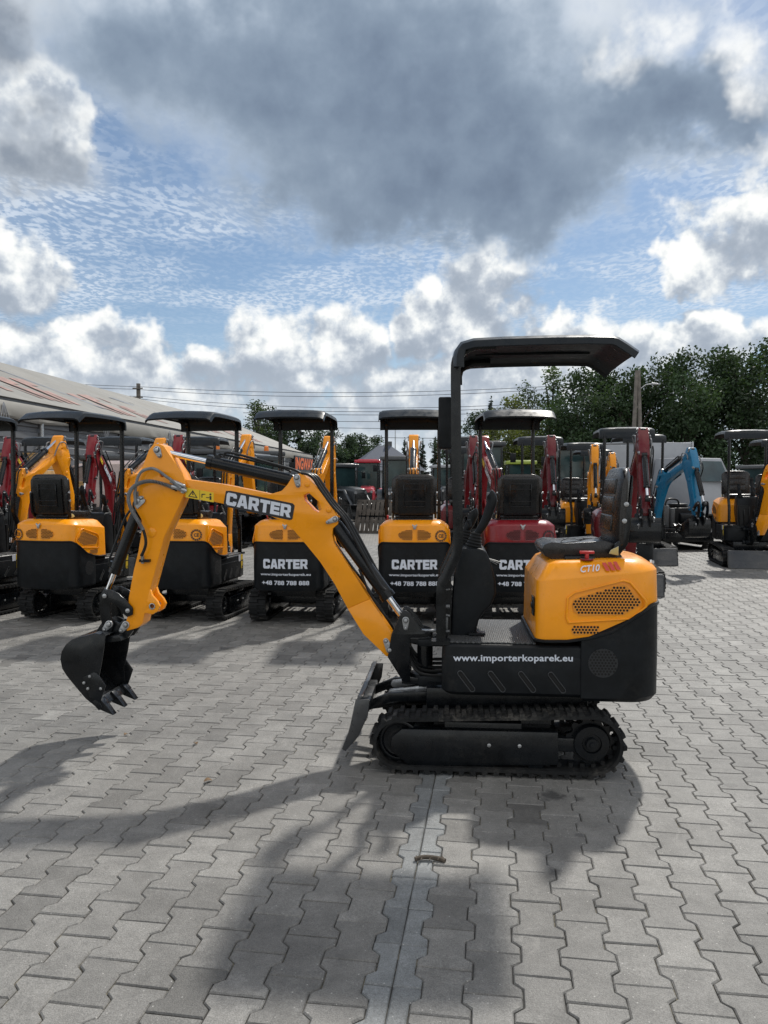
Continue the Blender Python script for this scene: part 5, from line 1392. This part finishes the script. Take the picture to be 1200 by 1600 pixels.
# ================================================================ poles and wires
CONC = mat('weathered_pole', (.16, .145, .13), .85, vary=.3, vscale=2)
r = empty('utility_pole', (-24.6, 78, 0)); tag(r, 'utility pole standing up behind the ridge of the tent hall roof', 'pole')
m = MB(); m.tube([(0, 0, 0), (0, 0, 11.3)], [.28, .20], 12); obj('mast', m.mesh('mast', CONC), r)
m = MB(); m.box((0, -.25, 10.8), (1.0, .12, .12)); m.box((0, -.25, 9.9), (1.0, .12, .12)); obj('crossarm', m.mesh('crossarm', CONC), r)
r = empty('lattice_pole', tuple(ground(995, 752+30)*0+Vector((15.3, 47, 0)))); tag(r, 'twin leg concrete pole with small street lamp among the right trees', 'pole')
m = MB(); m.tube([(-.32, 0, 0), (-.06, 0, 8.2)], [.16, .10], 10); m.tube([(.32, 0, 0), (.06, 0, 8.2)], [.16, .10], 10)
for z in (1.5, 3, 4.5, 6, 7.3): m.box((0, 0, z), (.62*(1-z/9.5), .10, .10))
obj('mast', m.mesh('mast', CONC), r)
m = MB(); m.tube([(.05, 0, 7.0), (.5, 0, 7.35), (1.0, 0, 7.4)], .03, 8); m.tube([(.85, 0, 7.4), (1.25, 0, 7.38)], [.09, .05], 10); obj('street_lamp', m.mesh('street_lamp', ZINC), r)
def wire(a, b, sag, rad, label):
    m = MB(); a = Vector(a); b = Vector(b); p = []
    for i in range(25):
        t = i/24; q = a.lerp(b, t); q.z -= sag*4*t*(1-t); p.append(q)
    m.tube(p, rad, 5); o = obj('overhead_wire', m.mesh('overhead_wire', HOSE)); tag(o, label, 'wire', 'overhead wires crossing the sky')
for i, z in enumerate((10.95, 10.7, 10.0, 9.8)):
    wire((-24.6+.3*(-1)**i, 77.7, z), (34, 62-3*(i % 2), z-.1), 1.3+.25*i, .022, ('topmost', 'second from top', 'third from top', 'fourth from top')[i]+' overhead wire running right from the pole behind the hall')
    wire((-24.6+.3*(-1)**i, 77.7, z), (-44, 60, z+.4), .5, .022, ('topmost', 'second from top', 'third from top', 'fourth from top')[i]+' short overhead wire left of the pole behind the hall')
for i, (y0, y1) in enumerate(((645, 640), (655, 652), (664, 668), (676, 690))):
    a = at(380, y0, 74); b = at(1320, y1-30, 66); wire(a, b, .9, .024, ('highest', 'second', 'third', 'lowest')[i]+' wire of the lower bundle crossing the tree tops')
o = MB(); o.tube([(1.45, 100, 0), (1.45, 100, 9.0)], [.08, .05], 8); o = obj('flag_pole', o.mesh('flag_pole', ZINC)); tag(o, 'thin grey mast beside the centre canopy, far away', 'pole')

# ================================================================ fence
r = empty('mesh_fence', (0, 0, 0)); tag(r, 'wire mesh fence with diagonal braces below the right trees', 'fence')
FA, FB = Vector((14.2, 46.5, 0)), Vector((40, 44, 0)); nn = 14
for i in range(nn+1):
    p = FA.lerp(FB, i/nn); m = MB(); m.tube([p, p+Vector((0, 0, 1.95))], .05, 8); obj('post', m.mesh('post', ZINC), r)
m = MB(); m.tube([FA+Vector((0, 0, 1.9)), FB+Vector((0, 0, 1.9))], .03, 6); m.tube([FA+Vector((0, 0, .15)), FB+Vector((0, 0, .15))], .02, 6); obj('rail', m.mesh('rail', ZINC), r)
m = MB()
for i in range(nn):
    p = FA.lerp(FB, i/nn); q = FA.lerp(FB, (i+.5)/nn); e = FA.lerp(FB, (i+1)/nn)
    if i % 3 != 2: m.tube([p+Vector((0, -.02, 1.8)), q+Vector((0, -.02, .1))], .035, 6); m.tube([e+Vector((0, -.02, 1.8)), q+Vector((0, -.02, .1))], .035, 6)
obj('brace', m.mesh('brace', ZINC), r)
m = MB(); 
for i in range(160):
    p = FA.lerp(FB, i/160); m.box((p.x, p.y, 1.0), (.012, .012, 1.8))
for k in range(10): m.box(((FA.x+FB.x)/2, (FA.y+FB.y)/2+.0, .2+.18*k), ((FB-FA).length, .012, .012), R=Matrix.Rotation(atan2(FB.y-FA.y, FB.x-FA.x), 3, 'Z'))
obj('wire_mesh', m.mesh('wire_mesh', ZINC), r)
m = MB(); 
for i in range(8): m.box((14.8+1.2*i, 45.3, .3), (1.15, .35, .6))
o = obj('concrete_blocks', m.mesh('concrete_blocks', CONC, .02)); tag(o, 'low row of grey concrete blocks lying in front of the mesh fence', 'barrier')

# ================================================================ trees
def leafmat(name, c, tr=.22):
    m = bpy.data.materials.new(name); m.use_nodes = True; t = m.node_tree; t.nodes.clear(); N = NT(t)
    a = N.n('ShaderNodeAttribute', attribute_name='tone').outputs['Fac']
    cc = N.v('SCALE', c, scale=a)
    d = N.n('ShaderNodeBsdfDiffuse'); N.set(d.inputs[0], cc); g = N.n('ShaderNodeBsdfTranslucent'); N.set(g.inputs[0], N.v('MULTIPLY', cc, (1.5, 1.5, .6)))
    gl = N.n('ShaderNodeBsdfGlossy'); gl.inputs['Roughness'].default_value = .45; N.set(gl.inputs[0], (.5, .5, .5, 1))
    mx = N.n('ShaderNodeMixShader'); mx.inputs[0].default_value = tr; t.links.new(d.outputs[0], mx.inputs[1]); t.links.new(g.outputs[0], mx.inputs[2])
    m2 = N.n('ShaderNodeMixShader'); m2.inputs[0].default_value = .05; t.links.new(mx.outputs[0], m2.inputs[1]); t.links.new(gl.outputs[0], m2.inputs[2])
    o = N.n('ShaderNodeOutputMaterial'); t.links.new(m2.outputs[0], o.inputs[0]); return m
LEAF = {'oak': leafmat('oak_leaves', (.036, .064, .030)), 'birch': leafmat('birch_leaves', (.055, .085, .040), .3), 'pine': leafmat('pine_needles', (.020, .038, .024), .12),
        'yellow': leafmat('pale_leaves', (.11, .135, .045), .35), 'far': leafmat('far_leaves', (.040, .066, .040), .25)}
BARK = mat('bark', (.07, .06, .05), .9, vary=.4, vscale=2)
def crown_mesh(seed, kind, H, Wd, n, leaf, base=.12):
    rnd = random.Random(seed); vs = []; fs = []; tone = []; blobs = []
    if kind == 'cone':
        nb = 60
        for i in range(nb):
            k = (i+.5)/nb; r = Wd*.5*(1-k)**.85*rnd.uniform(.55, 1.1); a = rnd.uniform(0, 2*pi); blobs.append((r*.65*cos(a), r*.65*sin(a), H*(base+(1-base)*k), r*.5+.12, .22*H/10))
    elif kind == 'tall':
        for i in range(30):
            k = rnd.random(); r = Wd*.5*(sin(pi*min(.98, .12+k*.86))**.7)*rnd.uniform(.3, 1); a = rnd.uniform(0, 2*pi); s = Wd*rnd.uniform(.12, .24); blobs.append((r*.8*cos(a), r*.8*sin(a), H*(base+(1-base)*k*.97), s, s*1.1))
    else:
        for i in range(34):
            k = rnd.random(); r = Wd*.5*(sin(pi*min(.97, .22+k*.74))**.55)*rnd.uniform(.25, 1); a = rnd.uniform(0, 2*pi); s = Wd*rnd.uniform(.11, .23); blobs.append((r*.85*cos(a), r*.85*sin(a), H*(base+(1-base)*k*.93), s, s*.75))
    w = [b[3]**2 for b in blobs]; bts = [rnd.uniform(.55, 1.55) for _ in blobs]; idx = list(range(len(blobs)))
    for i in rnd.choices(idx, w, k=n):
        bx, by, bz, r, rz = blobs[i]
        u = rnd.gauss(0, 1); v = rnd.gauss(0, 1); q = rnd.gauss(0, 1); l = sqrt(u*u+v*v+q*q)+1e-6; rr = rnd.random()**.45*rnd.uniform(.85, 1.12)
        c = Vector((bx+u/l*r*rr, by+v/l*r*rr, bz+q/l*rz*rr))
        a = Vector((rnd.gauss(0, 1), rnd.gauss(0, 1), rnd.gauss(0, .6))).normalized(); b = a.cross(Vector((rnd.gauss(0, 1), rnd.gauss(0, 1), rnd.gauss(0, 1)))).normalized()
        s = leaf*rnd.uniform(.6, 1.25); k = len(vs); a *= s; b *= s*.55
        vs += [c-a, c+b*.9, c+a, c-b]; fs.append((k, k+1, k+2, k+3)); t = bts[i]*rnd.uniform(.75, 1.25); tone += [t]*4
    me = bpy.data.meshes.new('crown'); me.from_pydata(vs, [], fs); at_ = me.attributes.new('tone', 'FLOAT', 'POINT'); at_.data.foreach_set('value', tone); return me, blobs
_tm = {}
def tree_meshes(kind, seed):
    if (kind, seed) in _tm: return _tm[(kind, seed)]
    spec = {'oak': ('round', 10, 7.5, 9500, .15, .16), 'birch': ('tall', 10, 4.6, 4600, .13, .12), 'pine': ('cone', 10, 3.8, 4800, .16, .06), 'yellow': ('round', 10, 7, 5200, .17, .1), 'far': ('round', 10, 8, 5200, .22, .05), 'bush': ('round', 10, 13, 6000, .30, .0)}[kind]
    me, bl = crown_mesh(seed*7+len(kind), *spec); me.materials.append(LEAF['oak' if kind == 'bush' else kind])
    rnd = random.Random(seed); m = MB(); p = [(0, 0, 0)]; r = [.30]
    top = 9.2 if kind in ('pine', 'birch') else 7.0
    for i in range(1, 8): p.append((rnd.uniform(-.15, .15)*i*.35, rnd.uniform(-.15, .15)*i*.35, top*i/7)); r.append(.30*(1-i/7.6))
    m.tube(p, r, 9)
    for b in bl[::2]:
        z = max(.8, min(top*.9, b[2]*.62)); j = min(6, int(z/top*7)); q = Vector(p[j]); e = Vector(b[:3]); mid = q.lerp(e, .5)+Vector((0, 0, .25)); m.tube([q, mid, e], [.10*(1-j/9), .06, .02], 6)
    _tm[(kind, seed)] = (me, m.mesh('trunk', BARK)); return _tm[(kind, seed)]
def tree(label, px, ytop, Y, kind, seed, w=1.0, group=None):
    g = at(px, 752, Y); H = at(px, ytop, Y).z*(1.05 if kind in ('oak', 'far', 'yellow') else 1.0); r = empty('tree', (g.x, Y, 0), seed*1.7+px*.01, 1); k = H/10; r.scale = (k*w, k*w, k)
    tag(r, label, 'tree', group); me, tr = tree_meshes(kind, seed); obj('crown', me, r); obj('trunk', tr, r)
GR = 'tall dark trees along the right'; GM = 'trees in the middle distance'; GL = 'trees beyond the tent hall'
RT = [(905, 588, 57, 'oak', 1, .85, 'rounded green tree just left of the tip of the front canopy'), (945, 585, 60, 'oak', 2, .8, 'dark tree directly under the rear tip of the front canopy'),
      (985, 570, 58, 'oak', 3, .8, 'dark leafy tree behind the twin leg pole'), (1030, 572, 60, 'oak', 4, .8, 'dark leafy tree right of the twin leg pole'), (1075, 560, 56, 'oak', 1, .8, 'tall dark tree above the blue excavator'),
      (1120, 556, 60, 'oak', 2, .85, 'tall dark tree above the gap right of the blue excavator'), (1165, 548, 57, 'oak', 3, .85, 'tallest dark tree, above the pale canopy at right'), (1215, 545, 60, 'oak', 4, .95, 'tall dark tree cut by the right edge of the picture'),
      (858, 576, 62, 'birch', 1, .95, 'slender birch with a rounded top, tallest left of the front canopy tip'), (826, 598, 66, 'birch', 2, .8, 'thin airy birch left of the tallest birch')]
for px, yt, Y, kd, sd, w, lb in RT: tree(lb, px, yt, Y, kd, sd, w, GR)
for i, (px, yt, Y, kd, sd, w, lb) in enumerate([(800, 624, 70, 'yellow', 1, .9, 'pale yellow green tree left of the thin birch'), (767, 620, 74, 'pine', 1, 1.0, 'dark spruce right of the front canopy post'), (748, 648, 70, 'oak', 2, .8, 'small dark tree at the foot of the dark spruce'),
      (785, 660, 62, 'yellow', 2, 1.3, 'pale bushy tree low behind the red machine canopy'), (840, 655, 60, 'yellow', 1, 1.2, 'pale bushy tree low below the slender birch'), (705, 668, 85, 'oak', 3, .9, 'small dark tree hidden by the front canopy post'),
      (680, 682, 88, 'pine', 2, 1.1, 'small spruce left of the front canopy post box')]): tree(lb, px, yt, Y, kd, sd, w, GM)
for i, (px, yt, Y, kd, sd, w, lb) in enumerate([(403, 632, 92, 'birch', 3, 1.3, 'airy tree rising highest beyond the hall roof'), (422, 645, 95, 'far', 1, .7, 'dark tree right of the highest tree beyond the hall roof'), (440, 655, 92, 'far', 2, .7, 'dark tree behind the third canopy from the left'),
      (468, 652, 94, 'pine', 3, 1.3, 'dark spruce over the orange letter board'), (492, 664, 92, 'far', 3, .8, 'dark tree right of the orange letter board'), (520, 676, 96, 'far', 1, .9, 'round tree behind the third rear-facing machine boom'), (545, 684, 98, 'far', 2, .8, 'low round tree left of the pine group'),
      (562, 673, 100, 'far', 3, .8, 'round green tree left of the blue grey house roof'), (588, 686, 104, 'far', 1, .9, 'low tree behind the blue grey house roof'), (632, 684, 104, 'pine', 1, 1.0, 'small spruce right of the far house, left of three'), (645, 679, 102, 'pine', 2, 1.0, 'small spruce right of the far house, middle of three'), (660, 686, 104, 'pine', 3, 1.0, 'small spruce right of the far house, right of three')]): tree(lb, px, yt, Y, kd, sd, w, GL)
# undergrowth that closes the wood below the crowns: one mass nobody could count
me, _ = crown_mesh(77, 'round', 10, 10, 9000, .30, 0.0); me.materials.append(LEAF['oak'])
mv = [v.co.copy() for v in me.vertices]; fs = [tuple(p.vertices) for p in me.polygons]; tn = [0.0]*len(mv); me.attributes['tone'].data.foreach_get('value', tn)
V = []; Fc = []; T = []
for i in range(22):
    k = i/21; ox = 12+46*k; oy = 63-2*sin(i*1.7); sc = .42+.10*sin(i*2.3); o = len(V); sub = slice(0, len(mv)) if i % 2 else slice(0, len(mv)//2//4*4)
    V += [(v.x*sc*1.1+ox, v.y*.25+oy, v.z*sc*1.15) for v in mv[sub]]; nf = len(mv[sub])//4; Fc += [tuple(q+o for q in f) for f in fs[:nf]]; T += tn[sub]
for i in range(14):
    ox = -24+38*i/13; oy = 108+2*sin(i*1.7); sc = .34+.06*sin(i*2.3); o = len(V); nf = len(mv)//8
    V += [(v.x*sc*1.3+ox, v.y*.25+oy, v.z*sc) for v in mv[:nf*4]]; Fc += [tuple(q+o for q in f) for f in fs[:nf]]; T += tn[:nf*4]
me = bpy.data.meshes.new('undergrowth'); me.from_pydata(V, [], Fc); a_ = me.attributes.new('tone', 'FLOAT', 'POINT'); a_.data.foreach_set('value', T); me.materials.append(LEAF['oak'])
tag(obj('undergrowth', me), 'dense green undergrowth filling the ground below the far trees', 'undergrowth', kind='stuff')

# ================================================================ small litter on the paving
LITTER = mat('dry_leaf', (.16, .10, .05), .8, vary=.4, vscale=60); STICK = mat('dry_twig', (.075, .06, .045), .9, vary=.3, vscale=90)
def leaf(px, py, s, rz, label, mt=LITTER):
    g = ground(px, py); m = MB(); n = 7; rs = []
    for i in range(n):
        t = i/(n-1); w = s*.42*sin(pi*min(1, t*.95+.03))**.8; x = s*(t-.5); h = .004+.10*s*sin(pi*t)
        rs.append([(x, -w, h+w*.35), (x, 0, h), (x, w, h+w*.45), (x, w, h+w*.45+.001), (x, 0, h+.001), (x, -w, h+w*.35+.001)])
    m.rings(rs); o = obj('dry_leaf', m.mesh('dry_leaf', mt)); o.location = (g.x, g.y, .001); o.rotation_euler = (0, 0, rz); tag(o, label, 'leaf')
leaf(325, 1222, .042, .4, 'small pale curled leaf on the paving left of the blade')
leaf(306, 1163, .03, 2.2, 'tiny dark leaf on the paving below the boom')
leaf(197, 1149, .03, 1.2, 'tiny dark leaf on the paving right of the bucket teeth')
g = ground(672, 1346); m = MB(); m.tube(smooth_path([(-.06, 0, .008), (-.02, .012, .012), (.03, .004, .010), (.06, -.012, .008)]), [.012]*18+[.006], 8) if False else m.tube(smooth_path([(-.06, 0, .010), (-.02, .012, .012), (.03, .004, .011), (.06, -.012, .008)]), .009, 8)
for i in range(7): m.tube([(-.05+.017*i, .004, .012), (-.056+.017*i, .020*(-1)**i, .016)], [.004, .001], 5)
o = obj('dry_twig', m.mesh('dry_twig', STICK)); o.location = (g.x, g.y, 0); tag(o, 'short dry twig lying on the pale half-block strip of paving', 'twig')
